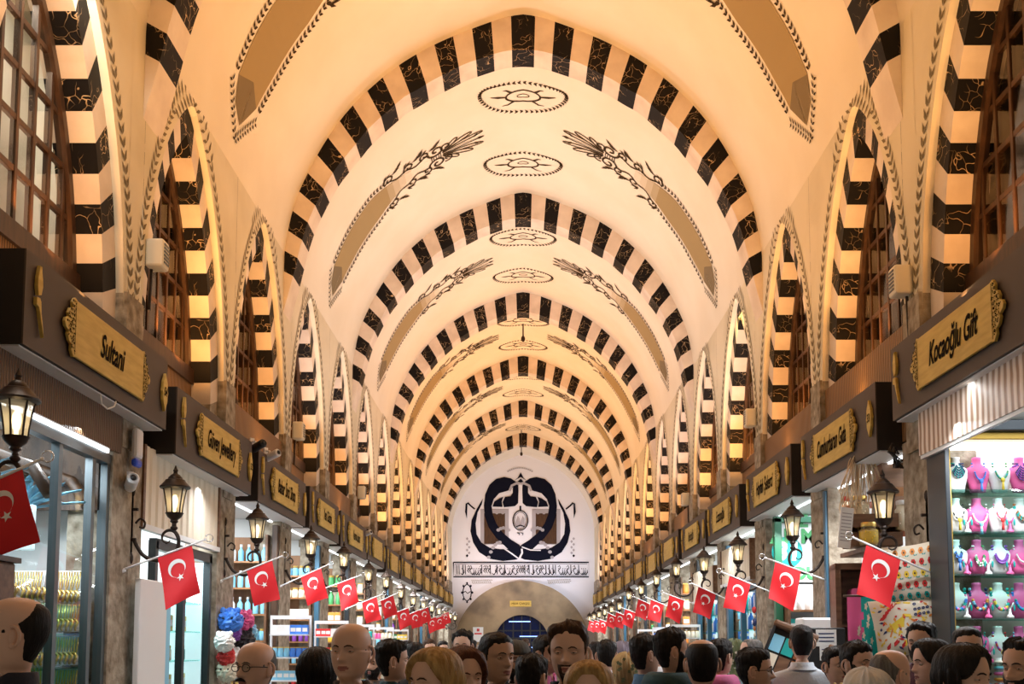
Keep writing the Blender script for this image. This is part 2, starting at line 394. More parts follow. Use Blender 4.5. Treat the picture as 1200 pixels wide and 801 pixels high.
def side_wall(s):
    b = MB(); X = lambda w: s * (XW + w); T = 7.15
    P = lambda t, z, w=0.: (X(w), t, z)
    ends = [Y_START] + [p for p in PIER[:15] if p > Y_START] + [DEND]
    for k, c in enumerate(WIN):
        n = 28; ts = [-1.28 + 2.56 * i / n for i in range(n + 1)]
        b.cur = 0
        for t0, t1 in zip(ts, ts[1:]): b.quad(P(c + t0, hz(t0)), P(c + t1, hz(t1)), P(c + t1, T), P(c + t0, T))
        # loft room behind the window and the shop room below it
        b.cur = 3 if (s, k) in LIT_LOFT else 2; w9 = .85 if (s, k) in LIT_LOFT else 1.7  # darkness of the unlit lofts is put into their wall colour
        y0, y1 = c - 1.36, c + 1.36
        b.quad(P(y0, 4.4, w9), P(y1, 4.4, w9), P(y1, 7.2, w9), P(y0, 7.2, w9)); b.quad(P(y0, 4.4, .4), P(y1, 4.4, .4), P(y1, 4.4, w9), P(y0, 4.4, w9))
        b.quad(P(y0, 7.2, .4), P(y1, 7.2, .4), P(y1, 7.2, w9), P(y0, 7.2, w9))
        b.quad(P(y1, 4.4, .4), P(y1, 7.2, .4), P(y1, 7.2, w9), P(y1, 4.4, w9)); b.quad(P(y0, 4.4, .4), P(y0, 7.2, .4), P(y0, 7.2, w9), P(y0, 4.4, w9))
        b.cur = 4
        b.quad(P(y0, 0, 1.9), P(y1, 0, 1.9), P(y1, 3.42, 1.9), P(y0, 3.42, 1.9)); b.quad(P(y0, 3.42, 0.02), P(y1, 3.42, .02), P(y1, 3.42, 1.9), P(y0, 3.42, 1.9))
        b.quad(P(y1, 0, .3), P(y1, 3.42, .3), P(y1, 3.42, 1.9), P(y1, 0, 1.9)); b.quad(P(y0, 0, .3), P(y0, 3.42, .3), P(y0, 3.42, 1.9), P(y0, 0, 1.9))
    for k, p in enumerate(PIER):
        a0, a1 = max(p - .165, Y_START), p + .165
        if k == 14: a1 = DEND
        b.cur = 0; b.quad(P(a0, 4.62), P(a1, 4.62), P(a1, T), P(a0, T))
        b.cur = 1; w0, w1 = p - .33, (p + .33 if k < 14 else DEND)
        b.box(min(X(-.03), X(.4)), max(X(-.03), X(.4)), a0 - .02, a1 + .02, 3.3, 4.62)
        b.box(min(X(-.015), X(.34)), max(X(-.015), X(.34)), w0, w1, 0, 3.42)
    b.cur = 0
    b.quad(P(Y_START, 0), P(PIER[0] - .165, 0), P(PIER[0] - .165, T), P(Y_START, T))
    # painted leaf garlands around the window arches
    O = inset(HQ, -.13); OS = cumlen(O)
    for c in WIN[:11]:
        for sg in (-1, 1):
            nn = 30
            for i in range(nn):
                t = .1 + (OS[-1] - 1.15) * i / nn; p = at_len(O, OS, t); q = at_len(O, OS, t + .05)
                ang = math.atan2(q[1] - p[1], sg * (q[0] - p[0])); crown = t < .75
                mp = lambda u, v: P(c + u, v, -.006)
                l, w_ = (.17, .04) if crown else (.125, .04)
                b.cur = 5
                for d in ((1.2, -1.2) if crown else (.55, -.55)): b.leaf(sg * p[0], p[1], ang + PI + d, l, w_, mp)
    o = b.build('wall_left' if s < 0 else 'wall_right', ['wall_plaster', 'stone', 'unlit_plaster', 'pale_plaster', 'shop_white', 'paint_soft'], recalc=False)
    return tag(o, kind='structure')
side_wall(-1); side_wall(1)
# ------------------------------------------------------------------ one arched window, then its copies
def make_window():
    root = empty('window_1'); tag(root, kind='structure')
    b = MB(); st = .235; cut = next(i for i in range(200) if at_len(HI, HIS, st * i)[1] < 4.5)
    for sg in (-1, 1):
        tot = HIS[-1]
        for i in range(int(tot / st) + 1):
            s0, s1 = st * i, min(st * (i + 1), tot)
            if s1 <= s0: continue
            b.cur = (i % 2) if i < cut else 2
            for q in range(2):
                a0, a1 = s0 + (s1 - s0) * q / 2, s0 + (s1 - s0) * (q + 1) / 2
                i0, i1 = at_len(HI, HIS, a0), at_len(HI, HIS, a1); o0, o1 = at_len(HQ, HS, a0 / tot * HS[-1]), at_len(HQ, HS, a1 / tot * HS[-1])
                V = lambda p, y: (sg * p[0], y, p[1])
                b.quad(V(i0, .07), V(i1, .07), V(o1, .07), V(o0, .07)); b.quad(V(i0, .07), V(i1, .07), V(i1, .42), V(i0, .42))
        b.cur = 3
        for p, q in zip(HQ, HQ[1:]): b.quad((sg * p[0], 0, p[1]), (sg * q[0], 0, q[1]), (sg * q[0], .08, q[1]), (sg * p[0], .08, p[1]))
    b.build('surround', ['marble_dark', 'marble_light', 'stone', 'reveal_plaster'], root, recalc=False)
    f = MB(); y0, y1 = .31, .36; Z0 = 4.62
    H2 = inset(HI, .07)
    for sg in (-1, 1):
        for i in range(len(HI) - 1):
            if HI[i + 1][1] < Z0 - .1: continue
            a, c, d, e = HI[i], HI[i + 1], H2[i + 1], H2[i]
            f.add([(sg * p[0], y, p[1]) for y in (y0 - .03, y1) for p in (a, c, d, e)], [(0, 1, 2, 3), (4, 5, 6, 7), (2, 3, 7, 6)])
    for j in range(-3, 4):
        t = j * .255; wid = .019
        zt = next((z for z in [6.9 - .01 * q for q in range(240)] if wz(z) > abs(t) + .02), Z0)
        f.box(t - wid, t + wid, y0, y1, Z0, zt)
    for i in range(1, 7):
        z = Z0 + .08 + .385 * i; w = wz(z)
        if w > .1: f.box(-w, w, y0 + .005, y1 - .005, z - .021, z + .021)
    f.box(-1.0, 1.0, .25, y1, 4.5, 4.66)
    f.build('frame', ['wood_dark'], root)
    g = MB(); g.poly([(-x, .32, z) for x, z in HI[::-1] if z > 4.55] + [(x, .32, z) for x, z in HI if z > 4.55])
    g.build('pane', ['window_glass'], root, recalc=False)
    p = MB(); p.box(-1.01, 1.01, .28, .36, 3.46, 4.50); p.build('panel', ['wood_rib'], root)
    return root
win0 = make_window(); nwin = 0
for s in (-1, 1):
    for k, c in enumerate(WIN):
        o = win0 if nwin == 0 else copy_tree(win0)
        nwin += 1; o.name = 'window_%d' % nwin; o.location = (s * XW, c, 0); o.rotation_euler = (0, 0, side_rz(s))
        if (s, k) in ((-1, 2), (-1, 4), (1, 1), (1, 2), (1, 5), (1, 7)):      # boards set flush with the wall
            pn = next(c_ for c_ in o.children if c_.name.startswith('panel')); pn.location = (0, -.25, 0); pn.scale = (1.25, 1, 1)
fb = MB(); fb.box(-5.4, 5.4, Y_START, DEND + .5, -.12, 0); tag(fb.build('floor', ['paving']), kind='structure')
# ------------------------------------------------------------------ end wall, mural, gate
EW = DEND - .15
wb = MB(); top = [(-x, z) for x, z in VP[::-1]] + VP[1:]
wb.poly([(-5.4, EW, 0), (5.4, EW, 0), (5.4, EW, 7.15)] + [(x, EW, z) for x, z in reversed(top)] + [(-5.4, EW, 7.15)])
SC = .17478
def cp(x, y, off=.02):                                       # crop units of the painted emblem -> the plastered wall
    p = onD(540 + x * SC - .6, 540 + y * SC, EW); return (p.x, EW - off, p.z)
def mir(P): return [(806 - x, y) for x, y in P]
def paint(P, mat, off): wb.cur = mat; wb.poly([cp(x, y, off) for x, y in P])
def pstroke(P, w, mat, off): wb.cur = mat; wb.stroke(P, w, lambda x, y: cp(x, y, off))
for q in (lambda P: P, mir):
    paint(q([(135, 320), (325, 320), (325, 560), (135, 560)]), 2, .012)
    paint(q([(160, 350), (300, 350), (300, 555), (160, 555)]), 3, .02)
loop = [(388, 165), (372, 138), (340, 116), (295, 107), (240, 120), (195, 160), (168, 222), (158, 300), (164, 370), (190, 445), (240, 515), (310, 580), (388, 650),
        (412, 625), (412, 590), (398, 562), (345, 530), (285, 480), (242, 420), (218, 360), (210, 300), (225, 255), (262, 215), (330, 196), (345, 180)]
swoosh = [(655, 252), (695, 320), (730, 395), (738, 470), (720, 545), (680, 610), (610, 655), (520, 670), (430, 660), (385, 640), (408, 600), (412, 578), (470, 590), (540, 590), (610, 580), (665, 545), (697, 490), (703, 420), (690, 345), (662, 290)]
paint(swoosh, 1, .026); paint(mir(swoosh), 1, .027)
paint(mir(loop), 1, .030); paint(loop, 1, .032)
hook = [(352, 180), (388, 158), (392, 230), (390, 280), (368, 302), (292, 310), (284, 275), (300, 240), (335, 236), (352, 214)]
beak = [(216, 305), (228, 272), (262, 250), (288, 240), (278, 272), (284, 308)]
for q in (lambda P: P, mir):
    paint(q(hook), 1, .034); paint(q(beak), 1, .034)
    pstroke(q([(330, 200), (345, 165), (380, 148), (403, 150)]), 16, 2, .036)
    paint(q([(60, 275), (48, 290), (45, 385), (32, 340), (36, 285)]), 1, .03); pstroke(q([(50, 280), (70, 300), (98, 322)]), 10, 1, .03)
    for i in range(7): paint(q([(46 + (i % 2) * 14 - 9, 520 + i * 19), (46 + (i % 2) * 14, 510 + i * 19), (46 + (i % 2) * 14 + 9, 520 + i * 19), (46 + (i % 2) * 14, 531 + i * 19)]), 1 if i == 6 else 2, .03)
    for i in range(6): wb.cur = 2; wb.poly([cp(x, y, .038) for x, y in q(circ(265 - i * 15, 545 + (i * i) * 4, 13, 11, n=10)[:-1])])
    for i in range(5): wb.cur = 2; wb.poly([cp(x, y, .038) for x, y in q(circ(255 + i * 17, 462 - math.sin(i * .8) * 14, 13, 11, n=10)[:-1])])
    for i in range(5): wb.cur = 2; wb.poly([cp(x, y, .038) for x, y in q(circ(225 + i * 20, 335 + (i % 2) * 12, 11, 10, n=10)[:-1])])
pstroke([(412, 588), (415, 615), (395, 655)], 13, 0, .04); pstroke([(292, 585), (345, 620), (392, 655)], 9, 0, .04); pstroke([(412, 575), (470, 596), (540, 598)], 8, 0, .04)
paint([(362, 132), (385, 112), (405, 76), (424, 112), (446, 132), (405, 108)], 1, .04); paint([(385, 138), (405, 118), (424, 138), (405, 145)], 1, .04)
paint([(392, 150), (414, 150), (418, 285), (440, 300), (368, 300), (388, 285)], 0, .035)
pstroke(circ(403, 398, 50, 66), 7, 1, .036); pstroke(circ(403, 398, 40, 55), 3, 1, .036); pstroke([(403, 300), (403, 330)], 12, 1, .036)
for dx in (-16, 16): paint([(403 + dx - 16, 440), (403 + dx - 12, 400), (403 + dx - 2, 368), (403 + dx + 10, 385), (403 + dx + 15, 440)], 2, .038)
pstroke([(375, 440), (403, 430), (432, 440)], 8, 1, .04)
for dx in (-14, 10): pstroke([(403 + dx - 8, 480), (403 + dx + 8, 484), (403 + dx + 6, 496)], 6, 1, .036)
# inscription band
def wp(x, y, off=.03): p = onD(x - .6, y, EW); return (p.x, EW - off, p.z)
def wstroke(P, w, mat=1): wb.cur = mat; wb.stroke(P, [q_ * 1.3 for q_ in w] if isinstance(w, list) else w * 1.3, lambda x, y: wp(x, y))
wstroke([(532, 658.6), (690.5, 658.6), (690.5, 675.6), (532, 675.6), (532, 658.6)], 1.1); wstroke([(533.8, 660.4), (688.8, 660.4), (688.8, 673.8), (533.8, 673.8), (533.8, 660.4)], .35)
rr = random.Random(3); x = 536.
while x < 686:
    h = rr.random()
    if h < .4: wstroke([(x, 661.5), (x + .3, 672.5)], .7)
    elif h < .7: wstroke([(x - 1, 671), (x + 1.5, 673), (x + 3.5, 670.5), (x + 3, 667)], [.3, 1., .9, .3])
    else: wstroke([(x, 664), (x + 2, 662.3), (x + 3, 665), (x + .5, 668.5), (x + 3, 671.5)], [.3, .8, .6, .9, .3])
    if h > .5: wb.cur = 1; wb.poly([wp(x + 1 + a, 666 + c2) for a, c2 in ((0, -.7), (.7, 0), (0, .7), (-.7, 0))])
    x += 1.9 + rr.random() * 1.1
for x0, x1, sl in ((553, 577, -.05), (642, 669, -.12)):
    for r_ in range(3):
        x = x0 + r_ * .6
        while x < x1 - r_: wstroke([(x, 679 + r_ * 1.8 + sl * (x - x0) * .3), (x + 1, 680 + r_ * 1.8 + sl * (x - x0) * .3), (x + 1.8, 679.2 + r_ * 1.8 + sl * (x - x0) * .3)], .42, 4); x += 2.3
wstroke([(548 + a * .7, 694 + c2) for a, c2 in circ(0, 0, 7, 9.5, n=16)], .9); wstroke([(543.5, 694), (546, 692.5), (548.5, 695), (552, 692.8)], .8)
for a in range(8):
    t = a * PI / 4; wb.cur = 1; wb.poly([wp(548 + math.cos(t) * 6.2 + dx, 694 + math.sin(t) * 11 + dy) for dx, dy in ((0, -1.7), (1.3, 0), (0, 1.7), (-1.3, 0))])
wb.cur = 2
for c in (-1, 1):
    for j in range(5): wb.leaf(*(0, 0), 0, 0, 0, lambda u, v: (0, EW - .02, 9)) if False else None
for i in range(14):                                          # faint crest under the crown
    t = -1 + 2 * i / 13; wb.poly([wp(610 + 14 * t + dx, 548 + 4 * t * t + dy) for dx, dy in ((0, -1), (1.4, .2), (0, 1), (-1.4, .2))])
wall_back = wb.build('wall_back', ['mural_white', 'mural_navy', 'mural_grey', 'wood_dark', 'paint_soft'], recalc=False); tag(wall_back, kind='structure')
gb = MB(); gc = onD(611.5, 760, EW); RO, RI = 3.16, 1.26; zc = gc.z; zi = onD(611, 752, EW).z
N_ = 40; outer = [(gc.x + RO * math.cos(PI * i / N_), zc + RO * math.sin(PI * i / N_)) for i in range(N_ + 1)]
inner = [(gc.x + RI * math.cos(PI * i / N_), zi + RI * math.sin(PI * i / N_)) for i in range(N_ + 1)]
y0, y1 = EW - .38, EW - .02
for i in range(N_):
    a, b2, c, d = outer[i], outer[i + 1], inner[i + 1], inner[i]
    gb.quad(*[(p[0], y0, p[1]) for p in (a, b2, c, d)]); gb.quad((a[0], y0, a[1]), (b2[0], y0, b2[1]), (b2[0], y1, b2[1]), (a[0], y1, a[1])); gb.quad((d[0], y0, d[1]), (c[0], y0, c[1]), (c[0], y1, c[1]), (d[0], y1, d[1]))
for sg in (-1, 1): gb.box(min(gc.x + sg * RO, gc.x + sg * RI), max(gc.x + sg * RO, gc.x + sg * RI), y0, y1, 0, zc if False else min(zc, zi))
tag(gb.build('trim_8', ['gate_stone'], recalc=False), kind='structure')
dr = empty('door_1', (gc.x, EW - .12, 0)); tag(dr, kind='structure')
d = MB(); d.poly([(RI * math.cos(PI * i / 24), 0, zi + RI * math.sin(PI * i / 24)) for i in range(25)] + [(-RI, 0, 0), (RI, 0, 0)]); d.build('pane', ['night_glass'], dr, recalc=False)
d = MB()
for t in (-.85, -.4, 0, .4, .85): d.box(t - .03, t + .03, -.04, .0, 0, zi + math.sqrt(max(RI * RI - t * t, 0)))
for z in (1.2, 2.0, 2.35): d.box(-RI, RI, -.035, 0, z - .03, z + .03)
d.build('frame', ['frame_dark'], dr)
d = MB()
for a, c, z in ((-.1, 1.0, 2.06), (.45, 1.1, 1.55), (-.2, .25, 1.55), (-.6, .4, 2.75)): d.box(a, c, -.06, -.042, z, z + .045)
d.build('reflection_bar', ['blue_reflection'], dr)  # glowing bars imitate blue lights reflected in the door glass
sp = MB(); sp.box(-.5, .5, -.04, 0, -.14, .14); o = sp.build('stone_plaque', ['sign_gold'], bevel=.02); p = onD(610, 707, y0); o.location = (p.x, y0, p.z)
tag(o, 'small cream name plaque on the stone arch over the far gateway', 'plaque')
t = MB(); put_text(t, 'MISIR ÇARŞISI', .14, lambda u, v: (u, -.045, v), .82, 0); t.build('lettering', ['lettering'], o)
sp = MB(); sp.box(-.24, .24, -.02, 0, -.34, .34); o = sp.build('notice_poster', ['paper']); p = onD(560.3, 743, y0); o.location = (p.x, y0 - .01, p.z)
tag(o, 'white notice with red writing on the stone beside the far gateway', 'poster')
t = MB(); t.box(-.17, .17, -.026, -.022, .0, .07); t.box(-.06, .06, -.026, -.022, .14, .27); t.build('lettering', ['red_goods'], o)
for D_, x_, y_ in ((28.2, 613, 396), (42.4, 611, 531)):
    p = onD(x_, y_, D_); z1 = VP[0][1]
    b = MB(); b.tube([(0, 0, z1 - p.z), (0, 0, .02)], .02, 6); b.ell((0, 0, -.02), (.06, .06, .09), 10, 6)
    o = b.build('ceiling_hook', ['iron'], smooth=True); o.location = p
    tag(o, 'small dark hook hanging from the vault crown %s' % ('beyond the third striped arch' if D_ < 30 else 'just before the white end wall'), 'hook')
# ------------------------------------------------------------------ shop signs
XS = 3.16
def scallop(hw, hh, n=1):
    right = [(hw - .02, hh), (hw + .02, hh + .012), (hw + .055, hh - .03), (hw + .05, hh - .07), (hw + .09, hh - .085), (hw + .115, hh - .125), (hw + .105, hh - .15), (hw + .15, .03), (hw + .165, 0)]
    half_r = right + [(x, -z) for x, z in reversed(right[:-1])]
    return half_r + [(-x, -z) for x, z in half_r]
def make_sign(L, name, number, frets=True, eslot=.26):
    root = empty('shop_sign'); W = L / 2
    b = MB(); b.cur = 0; b.box(-W, W, 0, .012, -.31, .31); b.cur = 1; b.box(-W, W, .012, .36, -.31, .31)
    b.build('box', ['sign_brown', 'sign_side'], root)
    b = MB(); b.box(-W + .01, W - .01, .03, .34, -.322, -.311); b.build('soffit', ['panel_white'], root)
    b = MB(); b.box(-W + .05, W - .05, .30, .33, -.336, -.323); b.build('led_strip', ['led_white'], root)
    hw, hh = L * .245, .20
    mp = lambda u, v, t: (u, -t, v)
    b = MB(); b.extr(scallop(hw, hh), mp, .012, .035); pl = b.build('name_plaque', ['sign_gold'], root, bevel=.004)
    if frets:
        for sg in (-1, 1):
            fr = MB()
            fr.quad(*[mp(sg * (hw + .004) + a, c, .037) for a, c in ((-.003, -hh + .01), (.003, -hh + .01), (.003, hh - .01), (-.003, hh - .01))])
            for i in range(11):
                v = -.165 + .033 * i; room = .06 + .075 * max(0, 1 - abs(v) / .15)
                for j in range(int(room / .024)):
                    fr.leaf(sg * (hw + .018 + j * .026), v + .008 * ((i + j) % 2), (i * 1.3 + j * 2.1), .026, .014, lambda a, c: mp(a, c, .037))
                    fr.stroke(circ(sg * (hw + .025 + j * .026), v + .014, .008, .008, 0, 4.2, 6), .005, lambda a, c: mp(a, c, .037))
            fr.build('fretwork', ['lettering'], pl, recalc=False)
    if name:
        t = MB(); wid = min(hw * 1.6, len(name) * .066)
        put_text(t, name, .25, lambda u, v: (u, -.039, v), wid, .32, .006); t.build('lettering', ['lettering'], pl)
    e = MB(); ex = -W + eslot * .55
    up = [(-.018, .045), (.02, .06), (.036, .12), (.03, .17), (.018, .21), (.016, .25), (.004, .225), (-.006, .25), (-.016, .22), (-.032, .16), (-.034, .10)]
    lo = [(-.04, .03), (.004, .035), (.02, .015), (.03, -.06), (.06, -.16), (.072, -.21), (.052, -.17), (.02, -.09), (-.004, -.03), (-.04, -.02)]
    for P in (up, lo): e.extr([(ex + x, z) for x, z in P], mp, .004, .03)
    e.build('emblem', ['sign_gold'], root, bevel=.003)
    n = MB(); nx = W - .115
    dia = [(0, .17), (.02, .13), (.05, .08), (.055, .03), (.066, 0)]; hx = dia + [(x, -z) for x, z in reversed(dia[:-1])]
    hx = hx + [(-x, z) for x, z in reversed(hx[1:-1])]
    n.extr([(nx + x, z) for x, z in hx], mp, .004, .03); npl = n.build('number_plaque', ['sign_gold'], root, bevel=.003)
    if number:
        t = MB(); put_text(t, number, .105, lambda u, v: (nx + u, -.033, v), .075, .1, .003); t.build('lettering', ['lettering'], npl)
    return root
def sign_at(s, d0, d1, zc, o):
    o.location = (s * XS, (d0 + d1) / 2, zc); o.rotation_euler = (0, 0, side_rz(s))
SL = [(6.33, 8.93, 3.86, 'Sultani', '54'), (9.20, 11.78, 3.70, 'Güven Jewellery', '52'), (12.1, 14.75, 3.68, 'Bahar İnci Shop', ''), (15.05, 17.45, 3.70, 'Yeni Gözde', ''), (17.65, 20.6, 3.68, 'Kervan Lokum', '')]
SR = [(6.0, 8.62, 3.87, 'Kocaoğlu Gift', '56'), (9.03, 11.5, 3.70, 'Cumhurbaran Gıda', '33'), (11.95, 14.35, 3.72, 'Hayfah Şekerci', ''), (14.85, 17.4, 3.70, 'Eczacıoğlu', ''), (17.65, 20.3, 3.68, 'Köycüoğlu', '')]
desc = {(-1, 0): 'dark brown sign with gold Sultani name plaque above the gold jewellery window',
        (-1, 1): 'brown sign with gold plaque reading Güven Jewellery above the ribbed shutter panel',
        (1, 0): 'large brown sign with gold plaque reading Kocaoğlu Gift above the necklace display',
        (1, 1): 'brown sign with gold plaque and number 33 above the spice jars and cushions'}
desc[(-1, 0)] = 'big dark brown sign with gold plaque above the gold jewellery window, numbered 54'
desc[(-1, 1)] = 'dark brown sign with gold plaque above the white ribbed shutter panel'
desc[(1, 0)] = 'big dark brown sign with gold plaque above the necklace display'
SIGNPOS = {-1: [], 1: []}
for s, lst in ((-1, SL), (1, SR)):
    for k, (d0, d1, z, nm, num) in enumerate(lst):
        o = make_sign(d1 - d0, nm, num); sign_at(s, d0, d1, z, o); SIGNPOS[s].append((d0, d1, z))
        tag(o, desc.get((s, k), 'dark brown sign with gold plaque, %s along the row on the %s side' % (ordinal(k), SIDE[s])), 'shop sign', 'shop signs over the %s side' % SIDE[s])
far_sign = make_sign(2.5, '', '', True)
first = True
for s in (-1, 1):
    for k in range(5, 14):
        d0 = 20.75 + (k - 5) * 2.85; o = far_sign if first else copy_tree(far_sign); first = False
        if d0 + 2.5 > DEND - .3: continue
        z = 3.68 + .03 * ((k * 7) % 3 - 1); sign_at(s, d0, d0 + 2.5, z, o); SIGNPOS[s].append((d0, d0 + 2.5, z))
        tag(o, 'small distant brown sign with gold plaque, %s along the row on the %s side' % (ordinal(k), SIDE[s]), 'shop sign', 'shop signs over the %s side' % SIDE[s])
# ------------------------------------------------------------------ lanterns on wall brackets
def make_lantern():
    root = empty('wall_lantern')
    b = MB(); b.box(-.022, .022, -.02, .012, -.36, .22); b.ell((0, -.02, .22), (.022, .02, .05), 8, 5); b.ell((0, -.02, -.36), (.022, .02, .05), 8, 5)
    b.tube([(0, 0, .06), (0, -.07, .06)], .014, 6); b.tube([(0, 0, -.2), (0, -.06, -.2)], .016, 6)
    b.build('bracket_plate', ['iron'], root, smooth=True, ang=.6)
    a = MB(); P = []
    arc = [(-.07, -.26), (-.12, -.33), (-.2, -.375), (-.28, -.375), (-.36, -.34), (-.415, -.27), (-.42, -.19), (-.385, -.13), (-.33, -.12), (-.285, -.155), (-.285, -.21), (-.325, -.23), (-.35, -.205)]
    P += [(0, y, z) for y, z in smooth_poly([(-.04, -.2)] + arc, 44)]
    a.tube(P, [.017] * 30 + [.017 - .0008 * i for i in range(len(P) - 30)], 8)
    a.tube([(0, y, z) for y, z in smooth_poly([(-.05, -.06), (-.09, -.02), (-.13, -.05), (-.12, -.1), (-.085, -.09)], 14)], .009, 6)
    a.tube([(0, -.38, -.12), (0, -.38, -.04)], .02, 8); a.ell((0, -.38, -.1), (.032, .032, .022), 10, 6)
    a.build('scroll_arm', ['iron'], root, smooth=True)
    o = (0, -.38, 0)
    c = MB(); c.lathe([(.02, -.06), (.035, -.045), (.03, -.03), (.06, -.005), (.072, .02), (.078, .03), (.06, .032)], 12, o); c.build('base_cup', ['iron'], root, smooth=True, ang=.7)
    g = MB(); prof = [(.062, .03), (.066, .08), (.078, .16), (.09, .22), (.10, .25)]
    rs = [[(r * math.cos(2 * PI * j / 6), -.38 + r * math.sin(2 * PI * j / 6), z) for j in range(6)] for r, z in prof]
    g.rings(rs, cap=False); g.build('glass', ['lamp_glass'], root, recalc=False)
    r = MB()
    for j in range(6): r.tube([(1.01 * p[j][0], -.38 + 1.01 * (p[j][1] + .38), p[j][2]) for p in rs], .0065, 5)
    r.build('cage', ['iron'], root, smooth=True)
    k = MB(); k.lathe([(.128, .243), (.13, .255), (.115, .27), (.088, .30), (.08, .315), (.062, .322), (.058, .335), (.035, .36), (.02, .368), (.016, .385), (.022, .395), (.012, .415), (.004, .44)], 18, o)
    k.lathe([(.1, .236), (.128, .243), (.1, .25)], 18, o); k.build('cap', ['iron'], root, smooth=True, ang=.7)
    q = MB(); q.lathe([(.012, .03), (.012, .07), (.02, .08), (.027, .12), (.024, .16), (.01, .185)], 10, o); q.build('bulb', ['bulb'], root, smooth=True)
    return root
lan0 = make_lantern(); first = True
XL = 3.0
LP = {-1: [(17, 478), (203, 577), (300, 612), (363, 634), (402, 650), (431, 668), (451.6, 677), (469, 690)], 1: [(1037, 583), (930, 609), (866, 641), (826, 655), (793.5, 662), (770, 674), (752, 686), (737.5, 693)]}
LAN = {}
ldesc = {(-1, 0): 'black iron wall lantern hanging lowest in front of the gold jewellery window',
         (-1, 1): 'black iron lantern on the stone pier in front of the ribbed shutter panel',
         (-1, 2): 'black iron lantern above the flag beside the fluffy toy cluster',
         (1, 0): 'black iron lantern on the stone pier beside the necklace display',
         (1, 1): 'black iron lantern in front of the shop window with the teal disc'}
LAN = {-1: [], 1: []}
for s in (-1, 1):
    for x, y in LP[s]:
        p = onX(x, y + 2, XL); LAN[s].append((p.y, p.z - .19))
    while LAN[s][-1][0] < 44: LAN[s].append((LAN[s][-1][0] + 2.85, 2.74))
    for k, (d, z) in enumerate(LAN[s]):
        o = lan0 if first else copy_tree(lan0); first = False
        o.location = (s * 3.365, d, z); o.rotation_euler = (0, 0, side_rz(s))
        tag(o, ldesc.get((s, k), 'black iron wall lantern, %s along the row on the %s side' % (ordinal(k), SIDE[s])), 'wall lantern', 'lanterns along the %s side' % SIDE[s])
# ------------------------------------------------------------------ flags on short poles
def make_flag(seed):
    q = random.Random(seed); ph = q.random() * 6; amp = .010 + .012 * q.random()
    root = empty('flag'); ang = math.radians(23 + q.uniform(-3, 3)); L = .62
    ux, uz = -math.cos(ang), math.sin(ang)                  # along the pole, outwards and up (y, z)
    b = MB(); b.tube([(0, ux * t, uz * t) for t in (-.13, 0, .2, .4, L)], .009, 8); b.ell((0, ux * L, uz * L), (.013, .013, .013), 8, 6); b.tube([(0, .125, -.06), (0, .08, -.038)], .016, 8)
    pole = b.build('pole', ['white_plastic'], root, smooth=True)
    h = MB(); c = (ux * (L + .035), uz * (L + .035)); h.tube([(0, c[0] + .032 * math.cos(t), c[1] + .032 * math.sin(t)) for t in [.4 + .36 * i for i in range(15)]], .005, 6); h.build('hook', ['chrome'], pole, smooth=True)
    G, V, u0 = .30, .46, .20; lean = math.radians(q.uniform(-4, 4))
    def mp(u, v, off=0.):
        vy, vz = -math.sin(ang) * math.cos(lean), -math.cos(ang)
        k = v / V; uu = u0 + u; w = amp * k * math.sin(9 * u + 5 * k + ph) + .012 * k * k * math.sin(ph * 2)
        pinch = 1 - .06 * k * math.sin(u * 7 + ph)
        y = ux * uu * 1 + vy * v * .55 * pinch; z = uz * uu + vz * v * pinch
        return (w + off, y, z)
    f = MB(); nu, nv = 10, 14
    f.add([mp(G * i / nu, V * j / nv, o) for o in (.0012, -.0012) for j in range(nv + 1) for i in range(nu + 1)],
          [(o + j * (nu + 1) + i, o + j * (nu + 1) + i + 1, o + (j + 1) * (nu + 1) + i + 1, o + (j + 1) * (nu + 1) + i) for o in (0, (nu + 1) * (nv + 1)) for j in range(nv) for i in range(nu)])
    cloth = f.build('cloth', ['flag_red'], root, smooth=True, recalc=False)
    e = MB(); cu, cv = G * .48, .155; R1, R2, dv = .078, .063, .020; tilt = .22
    def em(a, c, o):                                        # a: across, c: towards the fly
        x = a * math.cos(tilt) + c * math.sin(tilt); y = -a * math.sin(tilt) + c * math.cos(tilt); return mp(cu + x, cv + y, o)
    for o in (.005, -.005):
        A = [(R1 * math.sin(t), R1 * -math.cos(t)) for t in [-2.42 + 4.84 * i / 24 for i in range(25)]]
        B = [(R2 * math.sin(t), dv + R2 * -math.cos(t)) for t in [-2.72 + 5.44 * i / 24 for i in range(25)]]
        for i in range(24): e.quad(em(*A[i], o), em(*A[i + 1], o), em(*B[i + 1], o), em(*B[i], o))
        star = [((.036 if i % 2 == 0 else .0145) * math.sin(PI * i / 5), (.092 + (.036 if i % 2 == 0 else .0145) * -math.cos(PI * i / 5))) for i in range(10)]
        for i in range(10): e.add([em(0, .092, o), em(*star[i], o), em(*star[(i + 1) % 10], o)], [(0, 1, 2)])
    e.build('crescent_and_star', ['flag_white'], cloth, recalc=False)
    return root
protos = [make_flag(i) for i in (1, 2, 3)]; used = set()
FP = {-1: [(-4, 566), (203, 647), (303, 666), (364, 676), (404, 684), (432, 707), (453, 706), (471, 719), (485, 722), (496, 719), (505, 729), (514, 728), (521, 724)],
      1: [(1036, 645), (925, 660), (868, 677), (829, 691), (794, 698), (771, 704), (755, 704), (739, 714), (728, 718), (718, 720), (708, 726), (701, 727), (695, 728)]}
fdesc = {(-1, 0): 'large red crescent flag hanging in front of the gold jewellery window', (-1, 1): 'red crescent flag in front of the ribbed shutter panel and white board',
         (-1, 2): 'red crescent flag hanging above the fluffy toy cluster', (1, 0): 'red crescent flag hanging beside the cream patterned cushion', (1, 1): 'red crescent flag hanging in front of the shop window with the teal disc'}
